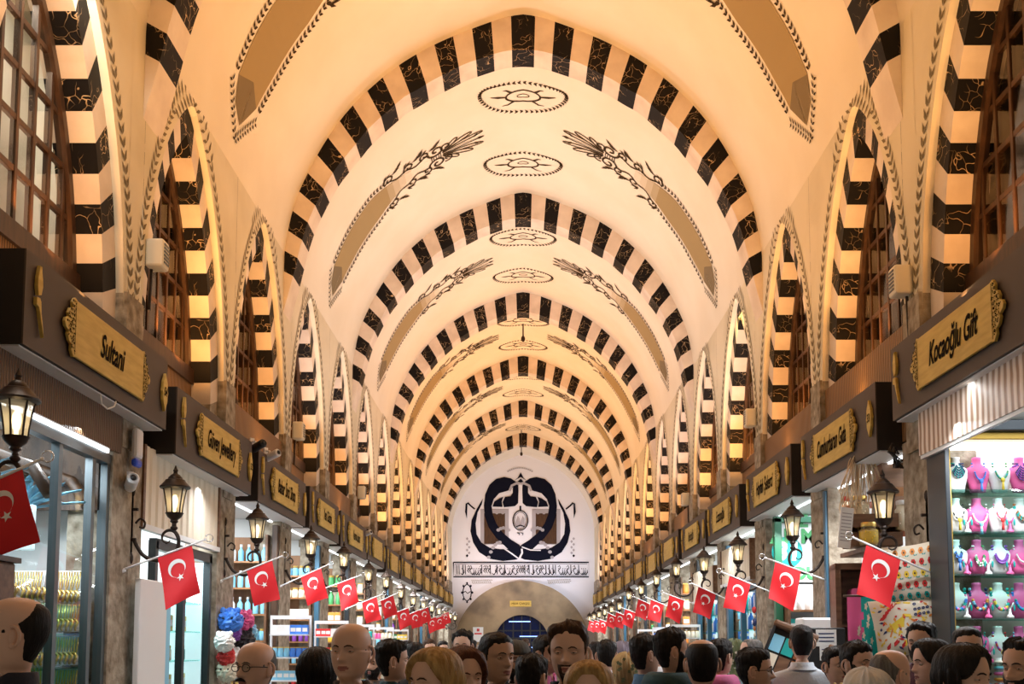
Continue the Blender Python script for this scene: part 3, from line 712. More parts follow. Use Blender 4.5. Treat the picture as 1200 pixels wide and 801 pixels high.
for s in (-1, 1):
    for k, (x, y) in enumerate(FP[s]):
        p = onX(x, y - (6 if s < 0 else 0), 2.93); q = k % 3; o = protos[q] if q not in used else copy_tree(protos[q]); used.add(q)
        o.location = (s * 3.245, p.y, p.z - .15); o.rotation_euler = (0, 0, side_rz(s))
        tag(o, fdesc.get((s, k), 'red crescent flag on a white pole, %s along the row on the %s side' % (ordinal(k), SIDE[s])), 'flag', 'crescent flags along the %s side' % SIDE[s])
# ------------------------------------------------------------------ loudspeaker boxes, cameras, alarm, cables
def speaker(p, s, label):
    root = empty('loudspeaker', p, side_rz(s)); b = MB(); b.box(-.09, .09, -.16, 0, -.13, .13); b.build('housing', ['cream'], root, bevel=.025)
    b = MB()
    for i in range(6): b.box(-.06, .06, -.168, -.161, -.09 + .033 * i, -.075 + .033 * i)
    b.build('grille', ['grey_metal'], root); b = MB(); b.tube([(.0, -.03, -.13), (0, -.02, -.5)], .014, 6); b.build('cable', ['iron'], root)
    tag(root, label, 'loudspeaker', 'loudspeakers on the piers')
for x, y, s, l in ((178, 299, -1, 'small cream loudspeaker box on the pier above the first flag on the gold-jewellery side'), (346, 505, -1, 'small cream loudspeaker box on the pier above the third sign on the gold-jewellery side'),
                   (421, 577, -1, 'small cream loudspeaker box beside the fourth sign on the gold-jewellery side'),
                   (1062, 330, 1, 'small cream loudspeaker box on the pier above the necklace display'), (883, 490, 1, 'small cream loudspeaker box on the pier above the third sign on the necklace-display side'), (806, 585, 1, 'small cream loudspeaker box on the pier above the fifth sign on the necklace-display side')):
    p = onX(x, y, XW - .03); speaker((s * (XW + .0), p.y, p.z), s, l)
def camera(p, rz, label, dark=False, tilt=.25):
    root = empty('security_camera', p, rz); b = MB(); b.lathe([(.04, -.14), (.05, -.13), (.05, .06), (.035, .075), (.03, .06)], 14); b.xf(Matrix.Rotation(PI / 2 - tilt + PI * 0, 4, 'X')); b.build('housing', ['black_plastic' if dark else 'white_plastic'], root, smooth=True, ang=.6)
    b = MB(); b.ell((0, 0, .07), (.026, .026, .012), 10, 6); b.xf(Matrix.Rotation(PI / 2 - tilt, 4, 'X')); b.build('lens', ['black_plastic'], root, smooth=True)
    b = MB(); b.tube([(0, .05, 0), (0, .1, .05), (0, .16, .06)], .014, 6); b.box(-.03, .03, .15, .17, .02, .1); b.build('mount', ['white_plastic'], root)
    tag(root, label, 'security camera')
p = onX(155, 563, 3.25); camera((p.x, p.y, p.z), .5, 'white security camera on the stone pier under the white and blue alarm box')
p = onX(305, 521, 3.1); camera((p.x, p.y, p.z + .0), .9, 'black security camera above the third sign on the gold-jewellery side', True)
p = onX(322, 532, 3.06); camera((p.x, p.y, p.z), 1.0, 'white security camera just below the black one above a brown sign')
p = onX(432, 624, 3.1); camera((p.x, p.y, p.z), 1.0, 'white security camera beside the fifth sign on the gold-jewellery side')
p = onX(157, 524, 3.30); root = empty('alarm_box', (p.x, p.y, p.z), side_rz(-1)); b = MB(); b.box(-.075, .075, -.06, .0, -.10, .16); b.build('housing', ['white_plastic'], root, bevel=.03)
b = MB(); b.box(-.07, .07, -.055, 0, -.17, -.10); b.build('strobe', ['blue_plastic'], root, bevel=.025); tag(root, 'white alarm box with a blue base on the stone pier beside the gold jewellery window', 'alarm box')
p = onX(1046, 535, 3.2); b = MB(); q = random.Random(2)
for i in range(5): b.tube([(0, 0, .12), (.03 * i - .06, -.06 + .02 * i, .03), (.05 - .03 * i, -.1, -.05 + .02 * i), (.02 * i, -.02, -.1), (0, .03 * i - .05, .08)], .008, 5)
o = b.build('cable_bundle', ['black_plastic'], smooth=True); o.location = p; tag(o, 'tangle of black cables under the sign end beside the necklace display', 'cable')
b = MB(); b.tube([onX(118, 462, 3.12), onX(119, 473, 3.12), onX(126, 479, 3.12), onX(134, 476, 3.12), onX(136, 470, 3.12)], .006, 6); o = b.build('white_cable', ['white_plastic'], smooth=True); tag(o, 'loop of white cable hanging under the sign over the gold jewellery window', 'cable')
# ------------------------------------------------------------------ shops: common goods
def g_jar(c):
    o = empty('jar'); b = MB(); b.lathe([(.045, 0), (.05, .01), (.05, .11), (.04, .13)], 12); b.build('body', [c], o, smooth=True, ang=.7)
    b = MB(); b.lathe([(.042, .13), (.044, .135), (.044, .16), (.04, .163)], 12); b.build('lid', ['gold'], o, smooth=True, ang=.6); return o
def g_bottle(c):
    o = empty('bottle'); b = MB(); b.lathe([(.035, 0), (.038, .01), (.038, .14), (.015, .18), (.015, .2)], 10); b.build('body', [c], o, smooth=True, ang=.7)
    b = MB(); b.lathe([(.018, .2), (.018, .235)], 10); b.build('cap', ['white_plastic'], o, smooth=True, ang=.6); return o
def g_box(c):
    o = empty('carton'); b = MB(); b.box(-.06, .06, -.04, .04, 0, .17); b.build('body', [c], o, bevel=.004)
    b = MB(); b.box(-.045, .045, -.042, -.0405, .05, .12); b.build('label_panel', ['paper'], o); return o
def g_pouch(c):
    o = empty('pouch'); b = MB(); b.rings([[(w * x, d * y, z) for x, y in ((-1, 0), (-.6, -1), (.6, -1), (1, 0), (.6, 1), (-.6, 1))] for w, d, z in ((.055, .03, 0), (.06, .036, .04), (.055, .03, .11), (.05, .012, .15), (.05, .004, .18))]); b.build('bag', [c], o, smooth=True)
    b = MB(); b.box(-.05, .05, -.007, .007, .165, .185); b.build('seal', ['gold'], o); return o
GOODS = {}
def good(kind, c):
    if (kind, c) not in GOODS:
        GOODS[(kind, c)] = {'jar': g_jar, 'bottle': g_bottle, 'carton': g_box, 'pouch': g_pouch}[kind](c); return GOODS[(kind, c)]
    return copy_tree(GOODS[(kind, c)])
CNAME = {'red_goods': 'red', 'yellow_goods': 'yellow', 'green_goods': 'green', 'blue_goods': 'blue', 'sky_goods': 'pale blue', 'cream': 'cream', 'pink': 'pink', 'orange_goods': 'orange', 'purple': 'purple', 'paper': 'white', 'teal': 'teal', 'copper': 'copper', 'white_plastic': 'glossy white', 'gold': 'golden', 'navy_goods': 'navy'}
def shelf_unit(s, d, x0, x1, zs, where, back='wood_mid', depth=.28):
    root = empty('display_shelf', (s * (x0 + x1) / 2, d, 0)); w = (x1 - x0) / 2
    b = MB(); b.box(-w, w, -.02, 0, .1, zs[-1] + .35); b.build('back', [back], root)
    for sg in (-1, 1):
        b = MB(); b.box(sg * w - .015, sg * w + .015, -depth, 0, 0, zs[-1] + .36); b.build('side_panel', ['wood_brown'], root)
    for z in zs:
        b = MB(); b.box(-w + .014, w - .014, -depth, -.019, z - .025, z); b.build('shelf', ['wood_mid'], root)
    tag(root, 'tall wooden display shelf %s' % where, 'shelf', 'shop shelves')
def fill(s, d, x0, x1, zs, where, kinds, cols, n, depth=.28, sc=1.):
    w = (x1 - x0) / 2; cx_ = s * (x0 + x1) / 2; q = random.Random(int(d * 100) + (5 if s > 0 else 0))
    for z in zs:
        kd = q.choice(kinds); pick = [q.choice(cols) for _ in range(2)]
        for i in range(n):
            c = pick[(i * 2) // n]; o = good(kd, c); o.location = (cx_ - w + (i + .5) * 2 * w / n, d - depth * .62, z); o.scale = (sc,) * 3
            o.rotation_euler = (0, 0, q.uniform(-.15, .15))
            nm = {'carton': 'box'}.get(kd, kd)
            tag(o, 'small %s %s %s' % (CNAME[c], nm, where), nm, 'goods %s' % where)
def posts(s, d, mat, w=.04):
    b = MB(); b.box(-w, w, -.05, .05, 0, 3.3); o = b.build('door_post', [mat], bevel=.008); o.location = (s * 3.40, d, 0); return o
def area(name, loc, target, sx, sy, power, col, spread=PI):
    l = bpy.data.lights.new(name, 'AREA'); l.shape = 'RECTANGLE'; l.size = sx; l.size_y = sy; l.energy = power; l.color = col; l.spread = spread
    o = bpy.data.objects.new(name, l); COL.objects.link(o); o.location = loc
    o.rotation_euler = (Vector(target) - Vector(loc)).to_track_quat('-Z', 'Y').to_euler(); return o
ALLC = ['red_goods', 'yellow_goods', 'green_goods', 'sky_goods', 'cream', 'pink', 'orange_goods', 'paper', 'teal', 'purple']
PAL = [['sky_goods', 'paper', 'cream', 'teal'], ALLC, ['yellow_goods', 'green_goods', 'cream', 'orange_goods'], ['sky_goods', 'blue_goods', 'paper'], ['red_goods', 'paper', 'cream', 'yellow_goods']]
def near_bay(s, k): return PIER[k] + .33, PIER[k + 1] - .33
WHERE = {}
for s in (-1, 1):
    for k in range(2, 12):
        d0, d1 = near_bay(s, k); where = 'on shelves of the %s shop along the %s side' % (ordinal(k), SIDE[s]); d = PIER[k + 1] - .18
        lo = 1.0 if k < 6 else 1.3
        zs = [lo + .36 * i for i in range(6 if k < 6 else 4)]
        if not (s > 0 and k == 2):
            shelf_unit(s, d - .01, 3.5, 4.35, zs, where.replace('on shelves of', 'in')); n = 8 if k < 4 else 6 if k < 5 else 4 if k < 8 else 3
            fill(s, d - .01, 3.5, 4.35, zs, where, ['jar', 'bottle', 'carton', 'pouch'], PAL[{(-1, 2): 3, (-1, 3): 1, (-1, 4): 2, (1, 3): 3}.get((s, k), (k * 3 + (s > 0)) % 5)], n, sc=1.0 if k < 4 else 1.25)
        if k > 2 or s < 0:
            o = posts(s, PIER[k + 1] - .37, ['frame_blue', 'frame_dark', 'wood_dark'][k % 3]); tag(o, 'slim dark upright post at the front of the %s shop on the %s side' % (ordinal(k), SIDE[s]), 'post', 'shop front posts')
for s in (-1, 1):                                             # free-standing racks spilling out in front of the shops
    for k in (2, 3, 4, 5, 6):
        if s > 0 and k < 4: continue
        d = PIER[k + 1] - .75; where = 'on the rack outside the %s shop on the %s side' % (ordinal(k), SIDE[s])
        root = empty('goods_rack', (s * 3.08, d, 0))
        for sx in (-1, 1):
            b = MB(); b.box(sx * .26 - .012, sx * .26 + .012, -.02, .02, 0, 2.05); b.build('upright', ['white_plastic'], root)
        for z in (.9, 1.2, 1.5, 1.8):
            b = MB(); b.box(-.25, .25, -.16, .02, z - .018, z); b.build('tray', ['white_plastic'], root)
        b = MB(); b.box(-.25, .25, -.012, .012, 2.0, 2.05); b.build('header', ['white_plastic'], root)
        tag(root, 'white wire goods rack standing outside the %s shop on the %s side' % (ordinal(k), SIDE[s]), 'rack', 'racks outside the shops')
        fill(s, d + .13, 2.84, 3.32, (.9, 1.2, 1.5, 1.8), where, ['carton', 'pouch'], PAL[(k + 1) % 5] if s < 0 else PAL[(k + 3) % 5], 6, sc=.72)
# ------------------------------------------------------------------ gold jewellery shop (nearest, opposite the necklaces)
d0, d1 = PIER[0] + .33, PIER[1] - .33
root = empty('jewellery_showcase', (-3.40, 0, 0))
b = MB()
for d in (5.4, 6.3, 7.38, 7.96): b.box(-.03, .03, d - .03, d + .03, .5, 3.16)
b.box(-.035, .035, d1 - .06, d1 + .02, .5, 3.16); b.box(-.04, .04, 4.6, d1 + .02, 3.12, 3.2); b.box(-.04, .04, 4.6, d1 + .02, .45, .55); b.build('frame', ['grey_metal'], root)
b = MB(); b.quad((0, 4.6, .5), (0, d1, .5), (0, d1, 3.14), (0, 4.6, 3.14)); b.build('glass', ['shop_glass'], root, recalc=False)
b = MB(); b.box(-.8, .02, 4.6, d1, 0, .5); b.build('plinth', ['wood_dark'], root)
b = MB(); b.box(-.02, .06, 4.6, d1 - .1, 3.2, 3.23); b.build('led_strip', ['led_white'], root)
tag(root, 'tall glass showcase with dark metal uprights full of gold jewellery', 'showcase')
b = MB(); b.box(-3.40, -3.32, 4.6, d1 + .1, 3.23, 3.62); o = b.build('fascia_board', ['wood_rib_side']); tag(o, 'dark ribbed wooden board over the gold jewellery showcase', 'fascia board')
o.data.transform(Matrix.Identity(4))
# light boxes, brown cabinet with a tile ornament, tiered gold
for i, (d, z0, z1, l) in enumerate(((7.6, 2.36, 2.70, 'pale glowing panel behind the glass nearest the stone pier'), (6.9, 2.36, 2.72, 'pale glowing panel behind the middle of the jewellery glass'))):
    b = MB(); b.box(-.3, .3, -.03, .03, 0, z1 - z0); o = b.build('light_panel', ['case_glow'], bevel=.01); o.location = (-3.95, d, z0); tag(o, l, 'light panel', 'pale panels in the jewellery case')
b = MB()
root = empty('ornate_cabinet', (-3.12, 5.62, 0)); b = MB(); b.box(-.18, .22, -.3, .22, 1.0, 2.12); b.build('body', ['wood_brown'], root, bevel=.015)
b = MB(); b.box(-.1, .13, -.315, -.3, 1.9, 2.1); b.build('inlay_tile', ['cream'], root)
b = MB()
for sc_ in (1, .6): b.stroke([(.015 + .075 * sc_ * math.sin(t), .08 * sc_ * math.cos(t)) for t in [PI * i / 4 for i in range(9)]], .014, lambda u, v: (u, -.318, 2.0 + v))
b.poly([(.015, -.319, 2.06), (.055, -.319, 2.0), (.015, -.319, 1.94), (-.025, -.319, 2.0)]); b.build('inlay_motif', ['black_plastic'], root, recalc=False)
b = MB(); b.box(-.2, .24, -.32, .24, 2.12, 2.15); b.build('cabinet_top', ['wood_dark'], root); b = MB(); b.box(-.16, .2, -.28, .2, .0, 1.0); b.build('base', ['wood_dark'], root)
tag(root, 'brown wooden cabinet with a pale ornamental tile in front of the jewellery glass', 'cabinet')
def roll(loc, rz, n, lab):
    r = empty('bracelet_stand', loc, rz); b = MB(); b.tube([(-.17, 0, .05), (.17, 0, .05)], .03, 10); b.box(-.18, .18, -.03, .03, 0, .02); b.build('padded_bar', ['bust_white'], r, smooth=True, ang=.7)
    for i in range(n):
        b = MB(); x = -.14 + .28 * i / (n - 1); b.tube([(x + .008 * math.sin(3 * t), .046 * math.cos(t), .05 + .046 * math.sin(t)) for t in [2 * PI * j / 14 for j in range(15)]], .011, 6); b.build('bangle', ['gold'], r, smooth=True)
    tag(r, lab, 'bracelet stand', 'gold bracelet stands in the showcase'); return r
proto = None; q = random.Random(11)
for r_, z in enumerate((.72, .98, 1.24, 1.5, 1.76, 1.98)):
    for c, d in enumerate((5.9, 6.45, 7.0, 7.5, 7.95)):
        x = -3.62 - .08 * r_ * 0 - .05 * (c % 2)
        lab = 'bar of gold bangles on the %s glass shelf up, %s from the stone pier' % (ordinal(r_), ordinal(4 - c))
        if proto is None: proto = o = roll((x, d, z), 1.1, 9, lab)
        else: o = copy_tree(proto); o.location = (x, d, z); o.rotation_euler = (0, 0, .5 + .3 * (c % 3)); o['label'] = lab
for r_, z in enumerate((.70, .96, 1.22, 1.48, 1.74, 1.96)):
    b = MB(); b.box(-4.15, -3.5, 5.4, d1 - .02, z - .012, z); o = b.build('glass_shelf', ['shelf_glass']); tag(o, 'long glass shelf, %s from the bottom inside the gold jewellery showcase' % ordinal(r_), 'shelf', 'glass shelves of the gold showcase')
def chain_board(loc, rz, lab):
    r = empty('chain_board', loc, rz); b = MB(); b.box(-.16, .16, -.012, .012, 0, .23); b.xf(Matrix.Rotation(-.2, 4, 'X')); b.build('board', ['bust_white'], r, bevel=.006)
    b = MB()
    for i in range(7):
        x = -.13 + .043 * i; b.tube([(x - .012, -.022, .215), (x - .01, -.03, .1), (x, -.034, .045 + .01 * (i % 2)), (x + .01, -.03, .1), (x + .012, -.022, .215)], .006, 5)
    b.xf(Matrix.Rotation(-.12, 4, 'X')); b.build('gold_chains', ['gold'], r, smooth=True); tag(r, lab, 'chain board', 'boards of gold chains in the showcase'); return r
proto = None
for r_, z in enumerate((1.0, 1.26, 1.52, 1.78)):
    for c, d in enumerate((6.6, 7.3, 8.0)):
        lab = 'gold chain board behind the %s glass shelf up, %s from the stone pier' % (ordinal(r_ + 1), ordinal(2 - c))
        if proto is None: proto = o = chain_board((-3.9, d, z), .6, lab)
        else: o = copy_tree(proto); o.location = (-3.9, d, z); o['label'] = lab
b = MB(); b.box(-4.6, -3.42, 8.2, 8.24, 2.74, 3.4); o = b.build('darkening_board', ['wood_dark']); tag(o, 'dark board added to darken the top end of the gold jewellery showcase', 'board')  # added board, imitates the dark upper background behind the glass
for r_, z in enumerate((1.0, 1.24, 1.5, 1.76, 2.02)):
    for c, x in enumerate((-3.62, -3.97, -4.32)):
        o = copy_tree(proto); o.location = (x, 8.13, z); o.rotation_euler = (0, 0, 0)
        o['label'] = 'gold chain board on the showcase end wall, %s row up, %s from the glass' % (ordinal(r_), ordinal(c))
# added fan shapes imitating the hall's arches reflected in the showcase glass
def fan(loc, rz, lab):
    r = empty('reflection_fan', loc, rz); b = MB(); q = random.Random(int(loc[1] * 10))
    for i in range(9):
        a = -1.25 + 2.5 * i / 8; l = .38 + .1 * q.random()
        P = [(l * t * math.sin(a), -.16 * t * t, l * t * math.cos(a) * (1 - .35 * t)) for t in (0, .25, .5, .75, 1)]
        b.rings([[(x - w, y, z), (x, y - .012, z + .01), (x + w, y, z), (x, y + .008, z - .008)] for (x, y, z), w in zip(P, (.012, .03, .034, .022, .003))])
    b.build('fan_reflection', ['sky_goods'], r, smooth=True); b = MB(); b.tube([(0, 0, 0), (0, .01, -.3)], .016, 6); b.build('reflection_stem', ['wood_dark'], r); tag(r, lab, 'reflection fan', 'imitated reflections in the jewellery showcase')
for i, (x, d) in enumerate(((-3.75, 6.2), (-3.85, 6.95), (-3.75, 7.6), (-3.95, 8.05))): fan((x, d, 2.66 + .06 * (i % 2)), .9, 'bluish fan imitating a glass reflection in the showcase top, %s from the stone pier' % ordinal(3 - i))
for i, d in enumerate((6.6, 7.4, 8.05)):  # added dark ribs stand for vault arches mirrored in the glass
    b = MB(); b.tube([(-3.45, d, 2.75), (-3.6, d + .05, 2.95), (-3.9, d + .1, 3.06), (-4.3, d + .15, 3.1)], .05, 8); o = b.build('reflection_rib', ['wood_dark'], smooth=True); tag(o, 'dark curved rib imitating a reflected arch in the showcase, %s from the stone pier' % ordinal(2 - i), 'reflection rib', 'reflection ribs in the jewellery showcase')
# ------------------------------------------------------------------ shop with the ribbed shutter
def shutter(s, y0, y1, z0, z1, x, lab):
    root = empty('shutter_panel', (s * x, (y0 + y1) / 2, 0), side_rz(s)); w = (y1 - y0) / 2; b = MB(); n = max(6, int(w * 2 / .17))
    for i in range(n):
        a = -w + 2 * w * i / n; st = 2 * w / n; b.add([(a + st * k, -.02 * (1 if j else 0), z) for z in (z0, z1) for k, j in ((0, 0), (.2, 1), (.8, 1), (1, 0))], [(0, 1, 5, 4), (1, 2, 6, 5), (2, 3, 7, 6)])
    b.box(-w, w, .0, .1, z0, z1); b.build('ribbed_sheet', ['cream'], root)
    b = MB(); b.box(-w - .02, w + .02, -.04, .02, z0 - .05, z0); b.build('bottom_rail', ['panel_white'], root); 
    for e in (-1, 1):
        b = MB(); b.box(e * w - .025, e * w + .025, -.035, .05, z0 - .05, z1); b.build('edge_trim', ['wood_brown'], root)
    tag(root, lab, 'shutter panel')
d0, d1 = near_bay(-1, 1)
shutter(-1, d0, d1, 2.72, 3.42, 3.36, 'cream ribbed shutter panel under the second sign on the gold-jewellery side')
root = empty('lit_cabinet', (-3.42, 10.2, 0), side_rz(-1)); b = MB()
for x in (-.78, 0.02, .86): b.box(x - .035, x + .035, -.04, .03, .3, 2.62)
b.box(-.8, .9, -.04, .03, 2.54, 2.64); b.box(-.8, .9, -.04, .5, .2, .35); b.build('frame', ['frame_dark'], root)
b = MB(); b.box(-.78, .86, .42, .45, .35, 2.54); b.box(.84, .865, .04, .42, .35, 2.54); b.build('lit_back', ['case_glow'], root); b = MB(); b.quad((-.78, 0, .35), (.86, 0, .35), (.86, 0, 2.54), (-.78, 0, 2.54)); b.build('glass', ['shop_glass'], root, recalc=False)
for z in (.9, 1.2, 1.5, 1.8, 2.1):
    b = MB(); b.box(-.76, .84, .05, .41, z - .012, z); b.build('shelf', ['shelf_glass'], root)
tag(root, 'brightly lit glass cabinet with a dark frame under the ribbed shutter panel', 'cabinet'); q = random.Random(4)
for r_, z in enumerate((1.2, 1.5, 1.8, 2.1)):
    for c in range(7):
        kd = 'jar' if (r_ + c) % 2 else 'carton'; col = ['gold', 'cream', 'gold', 'teal'][(c + r_) % 4]; o = good(kd, col)
        o.location = (-3.62 - .1 * (c % 2), 9.6 + c * .21, z); o.rotation_euler = (0, 0, side_rz(-1)); o.scale = (.95,) * 3
        tag(o, 'small %s %s in the lit glass cabinet under the ribbed shutter' % (CNAME[col], {'carton': 'box'}.get(kd, kd)), {'carton': 'box'}.get(kd, kd), 'goods in the lit cabinet')
b = MB(); b.box(-.33, .33, -.025, .025, 0, 2.22); o = b.build('white_board', ['panel_white'], bevel=.01); o.location = (-3.26, 8.98, 0); o.rotation_euler = (0, 0, side_rz(-1)); tag(o, 'plain white board standing against the stone pier beside the lit cabinet', 'board')
b = MB(); b.box(-.06, .06, -.02, .02, 0, 2.2); o = b.build('blue_banner', ['sky_goods']); o.location = (-3.28, 9.42, 0); o.rotation_euler = (0, 0, side_rz(-1)); tag(o, 'narrow blue printed strip between the white board and the lit cabinet', 'banner')
# plush toys on the pier
def plush(loc, r, c, lab, q):
    root = empty('plush_toy', loc); b = MB(); n, k = 26, 18; rs = []
    for i in range(k + 1):
        a = -PI / 2 + PI * i / k; rs.append([(lambda rr: (rr * math.cos(a) * math.cos(2 * PI * j / n), rr * math.cos(a) * math.sin(2 * PI * j / n), rr * math.sin(a)))(r * (.86 + .3 * q.random())) for j in range(n)])
    b.rings(rs); b.build('fluffy_body', [c], root)
    for e in (-1, 1):
        b = MB(); b.ell((e * r * .35, -r * .92, r * .2), (r * .1, r * .08, r * .1), 8, 6); b.build('eye', ['black_plastic'], root, smooth=True)
    for e in (-1, 1):
        b = MB(); b.ell((e * r * .62, -r * .1, r * .85), (r * .26, r * .16, r * .3), 10, 6); b.build('ear', [c], root, smooth=True)
    tag(root, lab, 'plush toy', 'fluffy toys on the stone pier')
q = random.Random(8)
for x, y, r, c, l in ((268, 727, .105, 'blue_goods', 'big bright blue fluffy toy at the top of the toy cluster'), (283, 727, .095, 'pink', 'pale pink fluffy toy beside the big blue one'), (270, 741, .08, 'purple', 'purple fluffy toy below the big blue one'),
                      (283, 748, .10, 'black_goods', 'black and dark fluffy toy in the middle of the toy cluster'), (261, 752, .085, 'bust_white', 'white fluffy toy at the outer edge of the cluster'), (263, 769, .075, 'red_goods', 'red fluffy toy below the white one'),
                      (271, 768, .07, 'paper', 'small white fluffy toy between the red and magenta ones'), (277, 769, .07, 'pink', 'magenta fluffy toy low in the cluster'), (264, 786, .09, 'cream', 'cream fluffy toy at the bottom of the toy cluster'), (278, 786, .08, 'sky_goods', 'pale blue fluffy toy at the bottom of the toy cluster'), (291, 741, .07, 'sky_goods', 'light blue fluffy toy beside the black one')):
    p = onX(x, y, 3.24); plush((p.x + .02, p.y, p.z), r * 1.25, c, l, q)
# ------------------------------------------------------------------ necklace display facing down the hall
d1 = PIER[1] - .33; yb = 8.33
root = empty('necklace_case', (0, yb, 0)); b = MB(); b.box(3.36, 5.2, -.02, 0, .6, 3.3); b.build('lit_back', ['pale_plaster'], root)
b = MB()
for x in (3.335,): b.box(x, x + .032, -.36, 0.02, .5, 3.27)
b.box(3.335, 5.2, -.36, -.0, 3.27, 3.33); b.build('gilt_frame', ['gilt'], root, bevel=.008)
b = MB(); b.box(3.295, 3.334, -.42, -.06, 0, 3.41); b.box(3.295, 5.2, -.44, -.36, 3.33, 3.41); b.build('dark_frame', ['frame_dark'], root, bevel=.006)
b = MB(); b.box(3.46, 5.2, -.3, -.03, 3.24, 3.26); b.build('strip_light', ['led_white'], root)
SHZ = [(574, 0), (623, 1), (672.5, 2), (724, 3), (776, 4)]; shz = [onD(1140, y, yb - .3).z for y, _ in SHZ]
for z in shz:
    b = MB(); b.box(3.37, 5.18, -.34, -.022, z - .012, z); b.build('shelf', ['shelf_glass'], root)
tag(root, 'gilt framed display case with glass shelves of necklaces', 'display case')
def bust(c):
    o = empty('necklace_bust'); b = MB()
    prof = [(.058, .028, 0, 0), (.066, .032, .05, 0), (.086, .04, .12, .0), (.092, .042, .155, .004), (.08, .038, .18, .008), (.046, .034, .2, .012), (.034, .032, .215, .014), (.031, .031, .245, .012), (.034, .034, .262, .01), (.02, .02, .266, .01)]
    b.rings([[(w * math.copysign(abs(math.cos(t)) ** .8, math.cos(t)), d * math.sin(t) + y, z) for t in [2 * PI * j / 20 for j in range(20)]] for w, d, z, y in prof]); b.build('bust', [c], o, smooth=True); return o
def beads(o, cols, drop, wdt, r, rows, tassel=None):
    for ro in range(rows):
        b = MB(); n = 26; w = wdt - .008 * ro; dr = drop - .018 * ro
        for i in range(n + 1):
            t = PI * i / n; x = w * math.cos(t); z = .215 - dr * max(0., math.sin(t)) ** .8; y = -.044 - .012 * math.sin(t) + (.03 if abs(math.cos(t)) > .93 else 0)
            b.cur = (i // 2) % len(cols); b.ell((x, y, z), (r,) * 3, 6, 4)
        b.build('necklace', cols, o, smooth=True)
    if tassel:
        b = MB(); b.ell((0, -.066, .215 - drop - .01), (.016, .01, .02), 8, 6); b.tube([(0, -.066, .2 - drop), (0, -.066, .13 - drop)], [.006, .012], 6)
        b.build('pendant', [tassel], o, smooth=True)
NK = [[('bust_white', ['navy_goods', 'teal'], .11, .05, .006, 5, None, 'layered dark blue beads'), ('pink', ['blue_goods'], .13, .045, .007, 1, 'blue_goods', 'bright blue beads and tassel'), ('bust_white', ['green_goods', 'teal'], .12, .05, .008, 1, 'yellow_goods', 'dark green beads and yellow pendant'), ('pink', ['purple', 'navy_goods'], .13, .06, .006, 6, None, 'layered purple beads')],
      [('bust_white', ['black_goods', 'cream'], .11, .045, .007, 1, 'yellow_goods', 'black cord and yellow pendant'), ('pink', ['bust_white', 'paper'], .14, .06, .008, 1, 'sky_goods', 'white pearls and pale blue tassel'), ('bust_white', ['red_goods', 'pink'], .11, .04, .006, 1, 'red_goods', 'red beads and pendant'), ('bust_white', ['teal', 'copper'], .12, .05, .009, 2, None, 'teal and copper beads')],
      [('bust_white', ['navy_goods', 'blue_goods'], .10, .03, .007, 2, 'blue_goods', 'long navy fringe necklace'), ('pink', ['green_goods', 'paper'], .15, .04, .008, 2, None, 'green and white beads'), ('bust_white', ['purple'], .13, .055, .008, 2, None, 'thick purple cord'), ('pink', ['bust_white'], .12, .05, .007, 1, None, 'white beads')],
      [('bust_white', ['teal', 'pink', 'blue_goods'], .15, .06, .013, 1, None, 'large multicoloured stones'), ('pink', ['navy_goods', 'sky_goods', 'orange_goods'], .15, .06, .013, 1, None, 'large blue and orange stones'), ('bust_white', ['teal', 'yellow_goods', 'pink'], .15, .062, .013, 1, None, 'large pastel stones'), ('pink', ['blue_goods', 'teal'], .15, .06, .012, 1, None, 'large blue stones')],
      [('bust_white', ['gold'], .12, .05, .008, 1, None, 'gold chain'), ('pink', ['teal', 'navy_goods'], .11, .05, .008, 1, 'bust_white', 'teal stones and white tassel'), ('bust_white', ['red_goods', 'purple'], .13, .045, .009, 1, 'gold', 'wine red beads and gold pendant'), ('pink', ['sky_goods'], .12, .05, .008, 1, None, 'sky blue beads')]]
for r_, row in enumerate(NK):
    for c, (bc, cols, dr, wd, br, rows, tas, words_) in enumerate(row):
        o = bust(bc); beads(o, cols, dr, wd, br, rows, tas); o.scale = (1.08,) * 3
        x = [1121, 1146, 1171, 1196][c]; p = onD(x, SHZ[r_][0], yb - .17); o.location = (p.x, yb - .17, shz[r_])
        tag(o, '%s necklace bust with %s on the %s glass shelf down' % ('pink' if bc == 'pink' else 'white', words_, ordinal(r_)), 'necklace bust', 'necklace busts in the gilt case')
def earring(c):
    o = empty('earring_stand'); b = MB(); b.lathe([(.03, 0), (.028, .02), (.012, .035), (.008, .08)], 10); b.tube([(0, 0, .075), (-.022, 0, .105), (-.03, 0, .125)], .007, 6); b.tube([(0, 0, .075), (.022, 0, .105), (.03, 0, .125)], .007, 6); b.build('stand', [c], o, smooth=True)
    b = MB()
    for e in (-1, 1): b.ell((e * .03, -.012, .085), (.009, .006, .028), 8, 6)
    b.build('earrings', ['teal'], o, smooth=True); return o
for r_, xs in ((2, (1133.5, 1158.5, 1184)), (3, (1133.5, 1158.5, 1184)), (4, (1160, 1184)), (1, (1134, 1184))):
    for c, x in enumerate(xs):
        cc = 'pink' if (c + r_) % 2 == 0 else 'bust_white'; o = earring(cc); p = onD(x, SHZ[r_][0], yb - .22); o.location = (p.x, yb - .22, shz[r_])
        tag(o, 'little %s earring stand in the %s gap between busts on the %s glass shelf down' % ('pink' if cc == 'pink' else 'white', ordinal(c), ordinal(r_)), 'earring stand', 'earring stands in the gilt case')
